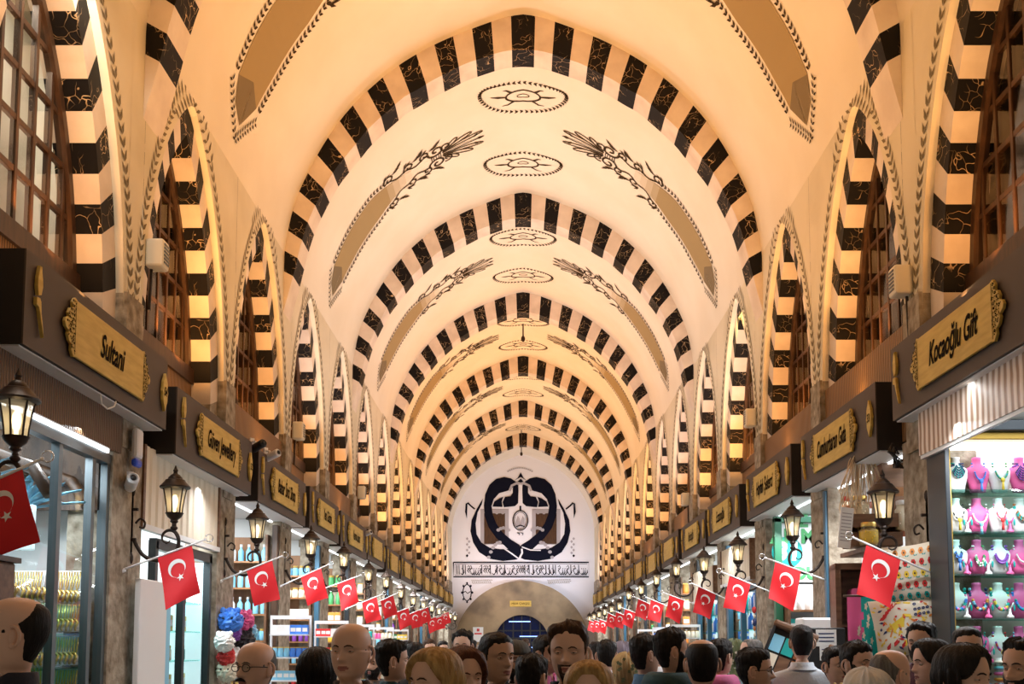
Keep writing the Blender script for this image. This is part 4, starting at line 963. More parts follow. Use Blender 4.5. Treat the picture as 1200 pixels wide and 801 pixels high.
for i, x in enumerate((1176, 1188)):
    p = onD(x, 800, yb - .2); o = empty('bracelet_tower', (p.x, yb - .2, p.z)); b = MB(); b.tube([(0, 0, -.12), (0, 0, .2)], .05, 10); b.build('core', ['bust_white'], o, smooth=True)
    for j in range(6):
        b = MB(); b.tube([(.056 * math.cos(t), .056 * math.sin(t), -.06 + .045 * j) for t in [2 * PI * a / 14 for a in range(15)]], .014, 6); b.build('bracelet', [['teal', 'red_goods', 'orange_goods', 'pink', 'sky_goods', 'cream'][(j + i) % 6]], o, smooth=True)
    tag(o, 'column of coloured bracelets low in the gilt case, %s' % ('nearer the gilt upright' if i == 0 else 'farther from the gilt upright'), 'bracelets', 'bracelet columns')
b = MB(); b.box(-.02, .03, -1.62, 1.0, 3.20, 3.75); o = b.build('fascia_board', ['wood_stripe']); 
o.location = (3.27, 7.30, 0); tag(o, 'pale striped wooden board under the big sign over the necklace display', 'fascia board')
b = MB(); b.box(0, .03, -1.62, 1.0, 3.17, 3.20); o = b.build('led_strip', ['panel_white']); o.location = (3.26, 7.30, 0); tag(o, 'thin white edge strip along the bottom of the pale striped board', 'strip')
# ------------------------------------------------------------------ spice and cushion shop
Y1 = 9.35
def cushion(w, h, t, mats, motif, name='cushion'):
    root = empty(name); b = MB(); n = 14
    f = lambda u, v: (w * .5 * u * (1 - .06 * (1 - v * v)), h * .5 * v * (1 - .06 * (1 - u * u)), t * .5 * ((1 - u ** 4) * (1 - v ** 4)) ** .6)
    for sg in (-1, 1):
        b.add([(f(-1 + 2 * i / n, -1 + 2 * j / n)[0], -sg * f(-1 + 2 * i / n, -1 + 2 * j / n)[2], f(-1 + 2 * i / n, -1 + 2 * j / n)[1]) for j in range(n + 1) for i in range(n + 1)], [(j * (n + 1) + i, j * (n + 1) + i + 1, (j + 1) * (n + 1) + i + 1, (j + 1) * (n + 1) + i) for j in range(n) for i in range(n)])
    b.build('cover', mats[:1], root, smooth=True)
    mp = lambda x, z: (lambda u, v: (f(u, v)[0], -f(u, v)[2] - .003, f(u, v)[1]))(max(-1, min(1, x)), max(-1, min(1, z)))
    m = MB(); motif(m, mp); m.build('embroidery', mats[1:], root, recalc=False); return root
def kilim(m, mp):
    for r_ in range(5):
        for c in range(6):
            x, z = -.78 + .31 * c, .76 - .38 * r_; m.cur = [0, 1, 2, 1, 3][r_]
            m.poly([mp(x - .1, z), mp(x - .05, z + .11), mp(x + .05, z + .11), mp(x + .1, z), mp(x + .05, z - .11), mp(x - .05, z - .11)]); m.cur = 4; m.poly([mp(x - .04, z), mp(x, z + .05), mp(x + .04, z), mp(x, z - .05)])
            m.cur = 3; m.leaf(x + .1, z - .16, .6, .1, .05, mp); m.leaf(x + .1, z - .16, 2.5, .1, .05, mp)
o = cushion(.44, .50, .16, ['cream', 'orange_goods', 'red_goods', 'yellow_goods', 'teal', 'wood_dark'], kilim); p = onD(1069, 672, 8.44); o.location = p; o.rotation_euler = (.05, -.10, -.5)
tag(o, 'cream cushion with rows of orange and teal motifs hanging on the stone pier', 'cushion')
def bird(m, mp):
    m.cur = 0; m.poly([mp(x, z) for x, z in [(-.8, -.5), (-.5, .1), (-.1, .35), (.0, .85), (.2, .8), (.15, .3), (.55, .2), (.95, .5), (.9, -.1), (.4, -.45), (-.1, -.6)]]); m.cur = 1
    for a in range(7): m.leaf(-.7 + .22 * a, -.75 + .1 * (a % 2), 1.1, .3, .12, mp); m.leaf(-.8 + .1 * a, .3 + .08 * a, .4 + .2 * a, .28, .12, mp)
    m.cur = 2
    for a in range(9): m.stroke(circ(.3 + .12 * (a % 4), .35 + .18 * (a // 4), .035, .035, n=6), .04, mp)
    q_ = random.Random(12)
    for a in range(70): m.cur = [0, 0, 1, 3, 2][a % 5]; m.leaf(q_.uniform(-.9, .9), q_.uniform(-.9, .9), q_.uniform(0, 6.28), q_.uniform(.1, .22), .08, mp)
    m.cur = 3
    for a in range(5): m.stroke([(-.55 + .25 * a, -.3), (-.45 + .25 * a, -.05), (-.5 + .25 * a, .1)], .05, mp)
o = cushion(.56, .50, .16, ['cream', 'yellow_goods', 'red_goods', 'navy_goods', 'orange_goods'], bird); p = onD(1064, 733, 8.48); o.location = p; o.rotation_euler = (.0, -.15, -.4)
tag(o, 'cream cushion embroidered with a big yellow bird below the patterned cushion', 'cushion')
def hanging(w, h, cols, lab, p, rz):
    root = empty('hanging_textile', p, rz); b = MB(); n, k = 18, 14
    fx = lambda u, v: (w * (u - .5), -.02 * math.sin(u * 14 + v * 2) * (.4 + .6 * v), -h * v)
    for i in range(n):
        for j in range(k):
            b.cur = 0 if i < 6 + (1 if (j * 7 % 5) > 2 else 0) else 1
            b.quad(fx(i / n, j / k), fx((i + 1) / n, j / k), fx((i + 1) / n, (j + 1) / k), fx(i / n, (j + 1) / k))
    b.build('cloth', cols, root, smooth=True, recalc=False); m = MB(); q = random.Random(6)
    for i in range(26):
        u, v = .38 + .12 * math.sin(i) + .3 * q.random() * (i % 3 == 0), q.random()
        for a in range(5): m.leaf(u, v, a * 1.26, .045, .03, lambda x, y: (fx(x, y)[0], fx(x, y)[1] - .004, fx(x, y)[2]))
    m.build('flower_print', ['cream'], root, recalc=False); b = MB(); b.tube([(-w / 2 - .03, .01, .01), (w / 2 + .03, .01, .01)], .012, 8); b.build('rail', ['wood_dark'], root, smooth=True); tag(root, lab, 'textile')
p = onD(1017, 699, 9.2); hanging(.36, .95, ['pink', 'teal'], 'magenta and teal flowered textile hanging in front of the dark cabinet', p, -.25)
p = onD(992, 680, 9.95); root = empty('towel_cabinet', (p.x + .12, 9.98, 0), -.15); b = MB()
b.box(-.24, -.19, -.2, .2, .2, 2.42); b.box(.3, .34, -.2, .2, .2, 2.42); b.box(-.24, .34, -.2, .2, 2.38, 2.44); b.box(-.24, .34, .16, .2, .2, 2.4); b.box(-.24, .34, -.2, .2, .15, .25); b.build('carcass', ['wood_brown'], root)
for z in (1.4, 1.85):
    b = MB(); b.box(-.19, .3, -.18, .16, z - .02, z); b.build('shelf', ['wood_brown'], root)
tag(root, 'dark wooden cabinet with folded pink towels behind the crescent flag', 'cabinet')
for i in range(4):
    b = MB(); b.rings([[(x * w, y * .14, z) for x, y in ((-1, -1), (1, -1), (1, 1), (-1, 1))] for w, z in ((.14, 0), (.155, .02), (.155, .06), (.14, .085))]); o = b.build('folded_towel', ['pink'], smooth=False, bevel=.012)
    o.location = (p.x + .17, 9.92, 1.85 + i * .088); o.rotation_euler = (0, 0, -.15); tag(o, 'folded pink towel in the dark cabinet, %s of the stack from the bottom' % ordinal(i), 'towel', 'folded pink towels')
# crates, jars, notice, straw, bricks
def crate(p, w, h, d, rz, lab):
    root = empty('wooden_crate', p, rz); b = MB()
    b.box(-w, w, -d, d, 0, .02); b.box(-w, -w + .02, -d, d, 0, h); b.box(w - .02, w, -d, d, 0, h); b.box(-w, w, d - .02, d, 0, h); b.box(-w, w, -d, d, h - .02, h)
    b.build('box', ['wood_mid'], root)
    b = MB(); b.box(-w, w, -d - .012, -d, 0, h * .42); b.box(-w, w, -d - .012, -d, h * .58, h); b.build('front_boards', ['wood_brown'], root); tag(root, lab, 'crate', 'wooden crates of the spice shop')
p1 = onD(1022, 641, 9.65); crate((p1.x, 9.65, p1.z), .24, .30, .16, -.1, 'wooden crate stacked on the dark cabinet under the green pickle jar')
p2 = onD(1052, 611, 9.7); crate((p2.x + .04, 9.75, p2.z), .2, .55, .14, -.05, 'tall wooden crate with a white label behind the iron lantern')
b = MB(); b.box(3.14, 4.5, 9.32, 10.1, 2.515, 2.555); b.box(3.42, 4.5, 10.05, 10.1, 0, 2.515); o = b.build('wooden_ledge', ['wood_brown']); tag(o, 'brown wooden ledge carrying the crates of the spice shop', 'ledge')
def bigjar(p, r, h, mat, lid, lab):
    root = empty('glass_jar', p); b = MB(); b.lathe([(r * .9, 0), (r, .02), (r, h * .8), (r * .75, h * .9), (r * .75, h)], 18); b.build('glass', ['lamp_glass'], root, smooth=True, ang=.7)
    b = MB(); b.lathe([(r * .8, .01), (r * .93, .03), (r * .93, h * .74), (r * .5, h * .78)], 16); q = random.Random(1)
    for i in range(30):
        a = q.random() * 6.28; z = .03 + q.random() * h * .68; b.ell((r * .8 * math.cos(a), r * .8 * math.sin(a), z), (r * .22,) * 3, 8, 5)
    b.build('contents', [mat], root, smooth=True); b = MB(); b.lathe([(r * .8, h), (r * .82, h + .005), (r * .82, h + .035), (r * .78, h + .04)], 18); b.build('lid', [lid], root, smooth=True, ang=.6); tag(root, lab, 'jar', 'pickle jars of the spice shop')
p = onD(1009, 610, 9.7); bigjar((p.x, 9.72, p.z), .085, .2, 'cream', 'gold', 'glass jar of cream coloured pickles on the wooden crates')
p = onD(998, 609, 9.75); bigjar((p.x, 9.85, p.z), .06, .2, 'orange_goods', 'red_goods', 'slim jar with a red lid just behind the cream pickle jar')
p = onD(1017, 639, 9.45); bigjar((p.x, 9.42, p.z), .085, .17, 'yellow_goods', 'gold', 'squat jar of yellow green pickles in front of the crate')
p = onD(1056, 622, 9.55); bigjar((p.x, 9.5, p.z), .07, .24, 'paper', 'white_plastic', 'tall white jar beside the lantern bracket')
p = onD(991, 618, 9.5); b = MB(); b.box(-.06, .06, -.006, .006, -.19, .19); b.xf(Matrix.Rotation(.12, 4, 'Y')); o = b.build('price_notice', ['paper']); o.location = p; tag(o, 'white paper notice leaning beside the pickle jars', 'notice')
b = MB()
for i in range(9): b.box(-.045, .045, -.008, -.0065, .13 - .032 * i, .138 - .032 * i)
b.xf(Matrix.Rotation(.12, 4, 'Y')); b.build('print_lines', ['mural_grey'], o)
b = MB(); q = random.Random(9); p = onD(1010, 545, 9.7)
for i in range(46):
    a = q.uniform(-.35, .35); l = q.uniform(.35, .7); b.tube([(q.uniform(-.03, .03), q.uniform(-.04, .04), .22), (a * .3, q.uniform(-.06, .06), .05), (a * .6, q.uniform(-.1, .1), -l * .6), (a * .55 + .02, q.uniform(-.1, .1), -l)], .006, 4)
o = b.build('straw_bundle', ['wood_pale_rib']); o.location = p; tag(o, 'bundle of dry straw hanging above the pickle jars', 'straw bundle')
b = MB()
for i in range(8):
    for j in range(5):
        b.box(-.5 + .2 * j + .1 * (i % 2), -.31 + .2 * j + .1 * (i % 2), -.05, .05, .07 * i, .062 + .07 * i)
o = b.build('brick_panel', ['copper']); noisy('brick', (.36, .12, .06), (.2, .07, .04), 4, .9); o.data.materials[0] = MATS['brick']; o.location = (3.92, 9.98, 2.72); tag(o, 'panel of rough red bricks above the crates of the spice shop', 'brick panel')
b = MB(); b.box(-.035, .035, -.04, .04, 0, 3.35); o = b.build('door_post', ['frame_blue'], bevel=.008); p = onX(971, 680, 3.35); o.location = (p.x, p.y, 0); tag(o, 'blue metal upright beside the dark towel cabinet', 'post')
# photo racks, counter and notices in front of the spice shop
def photo_rack(x, y, lab, rz, sc=1.):
    p = onD(x, y, 8.0); root = empty('photo_rack', (p.x, 8.0, p.z), rz, sc); b = MB(); rot = Matrix.Rotation(.38, 4, 'Y') @ Matrix.Rotation(-.35, 4, 'X')
    b.box(-.15, .15, -.0, .03, -.5, .24); b.box(-.17, -.15, -.04, .03, -.5, .24); b.box(.15, .17, -.04, .03, -.5, .24); b.xf(rot); b.build('frame', ['black_plastic'], root)
    b = MB(); b.box(-.18, .18, -.05, .035, .24, .30); b.xf(rot); b.build('top_roll', ['wood_brown'], root, bevel=.02)
    for i in range(12):
        cx_, cz_ = -.1 + .1 * (i % 3), .12 - .16 * (i // 3); c = ('sky_goods', 'copper', 'cream', 'teal', 'yellow_goods', 'wood_brown', 'copper')[(i * 3) % 7]
        b = MB(); b.box(cx_ - .044, cx_ + .044, -.012, -.002, cz_ - .07, cz_ + .07); b.xf(rot); b.build('print', [c], root)
    tag(root, lab, 'rack', 'slanted photo racks')
photo_rack(918, 775, 'slanted black rack of colour prints beside the man in the pale shirt', -.3)
photo_rack(980, 792, 'slanted black rack of colour prints beside the white notices', -.3, .75)
p = onD(955, 735, 8.6); b = MB(); b.box(-.30, .24, -.2, .2, 0, p.z); o = b.build('counter', ['black_plastic'], bevel=.01); o.location = (p.x, 8.75, 0); tag(o, 'black counter with white notices behind the man in the pale shirt', 'counter')
for x, y, w, h, l in ((970, 747, .085, .07, 'upper white notice with dark writing on the black counter'), (971, 765, .06, .06, 'lower white notice with a small picture on the black counter')):
    p = onD(x, y, 8.5); b = MB(); b.box(-w, w, -.004, .004, -h, h); o = b.build('notice', ['paper']); o.location = (p.x, 8.545, p.z - .0); tag(o, l, 'notice')
    b = MB()
    for i in range(3): b.box(-w * .75, w * .75, -.007, -.005, h * .45 - i * h * .45, h * .58 - i * h * .45)
    b.build('writing', ['navy_goods'], o)
# ------------------------------------------------------------------ shop with the teal disc
d0, d1 = near_bay(1, 2)
yp = 13.75
root = empty('shop_window', (0, yp, 0)); b = MB(); b.box(3.40, 4.9, -.02, 0, 2.5, 3.4); b.build('white_board', ['panel_white'], root)
b = MB(); b.box(3.37, 3.47, -.1, .02, 0, 3.36); b.box(3.37, 4.9, -.1, .0, 3.30, 3.38); b.build('frame', ['green_frame'], root, bevel=.006)
def brd(x, y): p = onD(x, y, yp); return p
t = MB(); c0 = brd(922, 647); t.poly([(c0.x + .21 * math.cos(a), -.028, c0.z + .21 * math.sin(a)) for a in [2 * PI * i / 32 for i in range(32)]]); t.build('disc', ['teal'], root, recalc=False)
for s_, x, y, sz, m_, y_ in (('31', 922, 647, .34, 'paper', -.034), ('AR M', 929, 629, .26, 'green_goods', -.03), ('E', 941, 611, .22, 'green_goods', -.03), ('DU', 944, 672, .22, 'green_goods', -.03)):
    t = MB(); c0 = brd(x, y); put_text(t, s_, sz, lambda u, v: (c0.x + u, y_, c0.z + v), None, .12 if s_ == '31' else 0, .012); t.build('lettering', [m_], root, recalc=False)
tag(root, 'white lettered shop window with teal disc and green frame behind the lantern', 'shop window')
shelf_unit(1, yp - .01, 3.5, 4.35, [1.15, 1.45, 1.8, 2.12], 'under the window with the teal disc', 'panel_white')
fill(1, yp - .01, 3.5, 4.35, [2.12], 'on the shelf under the window with the teal disc', ['bottle'], ['paper', 'white_plastic'], 8)
fill(1, yp - .01, 3.5, 4.35, [1.8, 1.45, 1.15], 'on the lower boards under the teal disc', ['carton'], ['paper', 'teal', 'cream', 'pink'], 6, sc=1.2)
p = onD(940, 727, 10.8); b = MB(); b.box(-.22, .22, -.15, .15, -1.3, .02); o = b.build('white_chest', ['panel_white'], bevel=.02); o.location = (3.12, 10.8, 1.92); tag(o, 'plain white box standing behind the head of the man in the pale shirt', 'box')
# pale ribbed panels over the next shops, lit cabinets, beads
shutter(1, 14.9, 17.1, 2.66, 3.22, 3.34, 'pale ribbed shutter panel under the fourth sign on the necklace-display side')
shutter(1, 17.8, 20.0, 2.5, 3.05, 3.34, 'pale ribbed shutter panel under the fifth sign on the necklace-display side')
for k, (d, lab) in enumerate(((15.72, 'blue lit drinks cabinet below the fourth sign on the necklace-display side'), (18.6, 'blue lit drinks cabinet below the fifth sign on the necklace-display side'))):
    root = empty('lit_cabinet', (3.38, d, 0), side_rz(1)); b = MB()
    for x in (-1.0, 0, 1.0): b.box(x - .04, x + .04, -.04, .04, .2, 2.5)
    b.box(-1.04, 1.04, -.04, .04, 2.45, 2.55); b.box(-1.04, 1.04, -.04, .4, .1, .25); b.build('frame', ['frame_blue'], root); b = MB(); b.box(-1, 1, .3, .33, .25, 2.45); b.build('lit_back', ['case_glow'], root)
    for z in (1.2, 1.55, 1.9, 2.2):
        b = MB(); b.box(-.98, .98, .05, .3, z - .02, z); b.build('shelf', ['shelf_glass'], root)
    tag(root, lab, 'cabinet', 'lit cabinets')
    for r_, z in enumerate((1.55, 1.9, 2.2)):
        for c in range(8):
            col = ['sky_goods', 'blue_goods', 'paper', 'teal'][(r_ + c) % 4]; o = good('bottle', col); o.location = (3.52, d - .85 + c * .24, z); tag(o, 'small %s bottle in the blue lit cabinet under the %s sign, necklace-display side' % (CNAME[col], ordinal(3 + k)), 'bottle', 'bottles in the lit cabinets')
p = onX(884, 722, 3.2); root = empty('bead_string', p, side_rz(1)); 
for i, (c, r) in enumerate((('red_goods', .05), ('cream', .03), ('navy_goods', .055), ('copper', .035), ('cream', .03))):
    b = MB(); b.ell((0, 0, .09 - .085 * i), (r, r * .6, r), 12, 8); bo = b.build('bead', [c], root, smooth=True)
    if c == 'navy_goods':
        b = MB(); b.ell((0, -r * .58, .09 - .085 * i), (.03, .008, .03), 10, 6); b.build('white_spot', ['paper'], bo, smooth=True); b = MB(); b.ell((0, -r * .66, .09 - .085 * i), (.014, .006, .014), 8, 6); b.build('blue_spot', ['blue_goods'], bo, smooth=True)
b = MB(); b.tube([(0, 0, .3), (0, 0, -.3)], .006, 5); b.build('cord', ['cream'], root); tag(root, 'hanging string with a red heart bead and a blue eye bead beside the green frame', 'bead string')
from mathutils import noise
# ------------------------------------------------------------------ people
HH = .235
# z, front, back, half width (head units: chin 0, crown 1)
RG = [(1.0, .03, .03, .03), (.99, .11, .13, .10), (.965, .19, .22, .165), (.93, .26, .30, .22), (.88, .315, .355, .265), (.82, .352, .395, .298), (.75, .375, .42, .318), (.68, .387, .43, .328), (.61, .39, .43, .332),
      (.56, .388, .425, .330), (.50, .375, .415, .325), (.44, .375, .40, .320), (.38, .377, .375, .312), (.32, .38, .34, .302), (.26, .38, .305, .288), (.20, .376, .272, .268), (.14, .37, .245, .243), (.09, .362, .228, .216), (.045, .345, .218, .185), (.01, .31, .21, .158),
      (-.02, .24, .21, .158), (-.05, .17, .212, .175), (-.10, .135, .215, .195), (-.17, .125, .22, .21), (-.24, .135, .235, .25), (-.30, .15, .25, .34), (-.36, .175, .27, .46), (-.42, .20, .29, .59), (-.48, .23, .305, .69), (-.55, .26, .32, .76), (-.64, .30, .34, .81), (-.76, .35, .36, .84), (-.95, .42, .37, .84), (-1.3, .44, .36, .76),
      (-1.8, .42, .34, .68), (-2.15, .40, .33, .65), (-2.5, .41, .37, .70), (-2.8, .40, .42, .74), (-3.1, .34, .38, .70)]
RS = [-r[0] for r in RG]
def rg(z):
    z = max(RG[-1][0], min(1, z))
    for a, b in zip(RG, RG[1:]):
        if b[0] <= z <= a[0]:
            k = (a[0] - z) / (a[0] - b[0]); return tuple(a[i] + (b[i] - a[i]) * k for i in (1, 2, 3))
def G(a, s): return math.exp(-(a / s) ** 2)
def skin(th, z, nose=1., fat=0.):           # th = 0 faces forward (-y)
    f, bk, w = rg(z); w *= 1 + fat * (1 if z < .5 else .3); x = w * math.sin(th); c = math.cos(th)
    y = -(f if c > 0 else bk) * (abs(c) ** .92) * math.copysign(1, c)
    if c > 0 and -.06 < z < .85:
        ax = abs(x); d = 0.
        ridge = max(0, min(1, (.56 - z) / .21)) if z > .33 else max(0, 1 - (.33 - z) / .045)
        d += nose * .125 * G(x, .045) * ridge + .035 * G(ax - .055, .035) * G(z - .345, .035)
        d -= .050 * G(ax - .135, .075) * G(z - .495, .045)
        d += .022 * G(ax - .13, .11) * G(z - .572, .032) + .012 * G(ax - .2, .08) * G(z - .40, .07)
        d += .026 * G(x, .10) * G(z - .222, .020) + .030 * G(x, .09) * G(z - .165, .024) - .016 * G(x, .11) * G(z - .193, .010) - .012 * G(x, .1) * G(z - .115, .02)
        d += .028 * G(x, .09) * G(z - .055, .05) - .012 * G(ax - .15, .05) * G(z - .25, .1)
        y -= d * min(1, c * 2.2)
    return Vector((x, y, z))
TH_ = [2 * PI * i / 56 for i in range(56)]; TH_ = [t - .28 * math.sin(t) - .0 for t in TH_]
ZS = sorted(set([r[0] for r in RG if r[0] > .6 or r[0] < 0] + [.6 - .0215 * i for i in range(29)]), reverse=True)
SK = {}
def skin_mat(n, c):
    if n in MATS: return n
    noisy(n, c, tuple(x * .86 for x in c), 9, .5, lo=.3, hi=.8); return n
skin_mat('skin_light', (.82, .54, .43)); skin_mat('skin_mid', (.70, .44, .32)); skin_mat('skin_dark', (.38, .215, .14))
base('lips', (.42, .16, .14), .45); base('eye_white', (.52, .48, .44), .35); base('iris', (.035, .02, .012), .2)
for n, a, b in (('hair_black', (.006, .005, .005), (.016, .013, .012)), ('hair_brown', (.035, .016, .009), (.07, .035, .018)), ('hair_grey', (.22, .21, .20), (.09, .085, .08)), ('hair_blonde', (.55, .36, .15), (.30, .17, .06)), ('hair_chestnut', (.07, .022, .012), (.13, .045, .02))):
    noisy(n, a, b, 14, .55, mscale=(4, 4, .6), bump=.35, bscale=40, spec=.22)
def cloth(n, c, **k):
    if n not in MATS: noisy(n, c, tuple(x * .8 for x in c), 5, .8, bump=.15, bscale=60)
    return n
def hand(mb, wr, sg):
    # palm and five bent fingers hanging from the wrist
    W = Vector(wr); i0 = len(mb.v)
    mb.rings([[Vector((sg * (-.006) + d * .018 * math.cos(t), w * .042 * math.sin(t), -z)) for t in [2 * PI * j / 10 for j in range(10)]] for z, w, d in ((-.02, .62, 1.1), (.02, .8, .9), (.05, 1.0, .85), (.085, 1.02, .8), (.1, .95, .6))])
    for i, (oy, l) in enumerate(((-.032, .068), (-.011, .078), (.011, .073), (.031, .058))):
        mb.tube([(0, oy, -.088), (-sg * .004, oy * 1.05, -.09 - l * .45), (-sg * .016, oy * 1.05, -.09 - l * .8), (-sg * .03, oy, -.09 - l)], [.0095, .009, .0082, .006], 8)
    mb.tube([(0, -.03, -.02), (-sg * .008, -.052, -.05), (-sg * .014, -.058, -.085), (-sg * .02, -.05, -.108)], [.012, .0115, .0095, .007], 8)
    for i in range(i0, len(mb.v)): mb.v[i] = tuple(Vector(mb.v[i]) + W)
SEQ = [0]
def person(x, top, D, yaw, label, hair='short', hcol='hair_black', skn='skin_mid', coat='coat_black', inner=None, beard=None, collar='stand', extra=(), shoulder=1., H=HH, fem=False, tilt=0., female_hair=None, px=None, trousers='jeans_dark', fat=0., moust=False):
    SEQ[0] += 1; q = random.Random(SEQ[0] * 13); p = onD(x, top, D); k = H
    stand = p.z; zc = stand - k * 1.02           # chin height
    leg = zc                                     # from chin to the ground
    root = empty('person', (p.x, D, 0), yaw); S = k
    dn = max(.8, (zc - .02) / (HH * 6.55))       # stretch of the body below the neck so that the feet meet the floor
    zz = lambda z: zc + k * z if z > -.3 else zc + k * -.3 + (z + .3) * HH * dn
    sh = shoulder * (HH / k)
    rt = Matrix.Rotation(tilt, 4, 'X')
    def W(v):
        z = v[2]
        if z < -.2: fx = 1 + (sh - 1) * min(1, (-.2 - z) / .3); return Vector((v[0] * k * fx, v[1] * k * (1 + (HH / k - 1) * min(1, (-.2 - z) / .3)), zz(z)))
        w = Vector((v[0] * k, v[1] * k, k * (z + .2))); w = rt @ w; return Vector((w.x, w.y, zz(-.2) + w.z))
    full = D < 9.5
    b = MB(); rs = [[W(skin(t, z, 1.0 if not fem else .8, fat)) for t in TH_] for z in ZS]
    b.rings(rs); nt = len(TH_)
    # lips: material by place
    for fi, f in enumerate(b.f):
        if len(f) == 4:
            r_ = f[0] // nt; j = f[0] % nt; zm = ZS[r_]
            tj = (TH_[j] + PI) % (2 * PI) - PI
            if (tj / .34) ** 2 + ((zm - .205) / .05) ** 2 < 1: b.m[fi] = 1
    for e in (-1, 1):                            # ears, eyelids
        c = W((e * .322, .04, .45)); b.cur = 0
        b.ell(c, (.010 * k / HH, .016 * k / HH, .028 * k / HH), 10, 8, Matrix.Rotation(.25 * e, 3, 'Z') @ Matrix.Rotation(-.15, 3, 'X'))
        b.tube([W((e * (.35 + .045 * max(0, math.cos(t))), .05 + .085 * math.cos(t), .455 + .135 * math.sin(t))) for t in [-1.3 + .42 * i for i in range(9)]], .0055, 6); b.ell(W((e * .335, .03, .33)), (.007, .009, .011), 8, 6)
        lc = W((e * .135, -.292, .50)); r0 = .062 * k
        b.rings([[lc + Vector((r0 * 1.1 * math.cos(a) * math.sin(u), -r0 * math.cos(a) * math.cos(u), r0 * .82 * math.sin(a))) for u in [-1.45 + 2.9 * i / 10 for i in range(11)]] for a in (.13, .4, .8, 1.2)], closed=False)
        b.rings([[lc + Vector((r0 * 1.1 * math.cos(a) * math.sin(u), -r0 * math.cos(a) * math.cos(u), r0 * .82 * math.sin(a))) for u in [-1.45 + 2.9 * i / 10 for i in range(11)]] for a in (-1.2, -.8, -.27)], closed=False)
    for e in (-1, 1):                            # arms and legs inside the clothes
        A = [W((e * .80 / 1, .0, -.66)), W((e * .98, .03, -1.2)), W((e * 1.04, .06, -2.0)), W((e * 1.02, -.12, -2.6)), W((e * .98, -.3, -3.05))]
        b.tube(A, [.052, .047, .04, .034, .026], 10); hand(b, A[-1], e)
        b.tube([(e * .085, .0, zz(-2.95)), (e * .095, -.01, zz(-4.6)), (e * .1, .01, .35), (e * .1, .02, .07)], [.082, .06, .05, .036], 10)
    b.build('body', [skn, 'lips'], root, smooth=True)
    ey = MB()
    for e in (-1, 1):
        c = W((e * .135, -.292, .50)); r0 = .055 * k; ey.cur = 0; ey.ell(c, (r0,) * 3, 12, 8); ey.cur = 1; ey.ell(c + Vector((e * .001, -r0 * .62, 0)), (r0 * .5, r0 * .43, r0 * .5), 10, 6)
    ey.build('eyes', ['eye_white', 'iris'], root, smooth=True)
    # ---- hair
    def shell(name, fn, mat, zs, ths, seed=0., strand=.12, nz=0.):
        m = MB(); rows = []
        for z in zs:
            row = []
            for t in ths:
                th_ = fn(t, z); P = skin(t, z, 0.); f, bk, w = rg(z); up = max(0., min(1., (z - .6) / .4))
                n = Vector((P.x, P.y, up * .6 * (abs(P.x) + abs(P.y)) + up * up * .25)); n.normalize()
                if nz and th_ > 0: th_ = th_ * (1 + nz * noise.noise(P * 7 + Vector((seed, 0, 0))) + nz * .5 * noise.noise(P * 17))
                tt = abs(th_) * (1 + strand * math.sin(t * 23 + seed * 3 + z * 5) + strand * .6 * math.sin(t * 41 + z * 9 + seed)) if th_ > 0 else -.012
                row.append((W(P + n * tt), th_))
            rows.append(row)
        nn = len(ths); m.v = [tuple(v) for r in rows for v, _ in r]
        for i in range(len(rows) - 1):
            for j in range(nn - 1):
                if max(rows[i][j][1], rows[i][j + 1][1], rows[i + 1][j][1], rows[i + 1][j + 1][1]) > 0:
                    m.f.append((i * nn + j, i * nn + j + 1, (i + 1) * nn + j + 1, (i + 1) * nn + j)); m.m.append(0)
        return m.build(name, [mat], root, smooth=True)
    ths = [-PI + 2 * PI * i / 80 for i in range(81)]; zsh = [1.0 - .022 * i for i in range(48)]
    def sm(x): x = max(0., min(1., x)); return x * x * (3 - 2 * x)
    def line(t, front, temple):                  # lower edge of the hair at angle t (0 = face)
        a = abs(t)
        if a < .75: return front - .04 * (a / .75)
        if a < 1.15: return front - .04 + (temple - front + .04) * sm((a - .75) / .4)
        if a < 1.38: return temple - (temple - .42) * sm((a - 1.15) / .2)
        if a < 1.75: return .42 + .16 * sm((a - 1.38) / .15)
        return .58 - .5 * sm((a - 1.75) / .45)
    if hair in ('short', 'swept', 'crop', 'thin'):
        T = {'short': .06, 'swept': .09, 'crop': .035, 'thin': .025}[hair]; fr = {'short': .79, 'swept': .86, 'crop': .81, 'thin': .9}[hair]; wv = q.uniform(0, 5)
        shell('hair', lambda t, z: (lambda d: T * sm(d / .09) * (.35 + .65 * sm((z - .6) / .3)) * (1 + .12 * math.sin(3 * t + wv)) if d > 0 else -1)(z - line(t, fr, .70) - .035 * noise.noise(Vector((t * 4, wv, 0))) * (abs(t) < 1.1) - .02 * noise.noise(Vector((t * 14, wv, 5)))), hcol, zsh, ths, wv, .16 if hair != 'crop' else .06, .75)
    elif hair in ('bald', 'crown'):
        def fb(t, z):
            lo = line(t, .95, .9) if abs(t) > 1.15 else 2; hi = (.68 + .24 * sm((abs(t) - 1.7) / .9) if hair == 'bald' else .93) - .10 * G(abs(t) - 1.3, .35)
            d = min(z - lo, hi - z); return .022 * sm(d / .12) if d > 0 else -1
        shell('hair', fb, hcol, zsh, ths, 1., .06)
        if hair == 'crown': pass
    elif hair in ('long', 'pony', 'bob'):
        part = q.uniform(-.15, .15)
        T = .10
        shell('hair', lambda t, z: (lambda d: T * sm(d / .05) if d > 0 else -1)(z - (.86 - .36 * sm((abs(t - part) - .25) / 1.05) if abs(t) < 1.3 else (.46 if hair == 'pony' else .1))), hcol, zsh, ths, part * 9, .07)
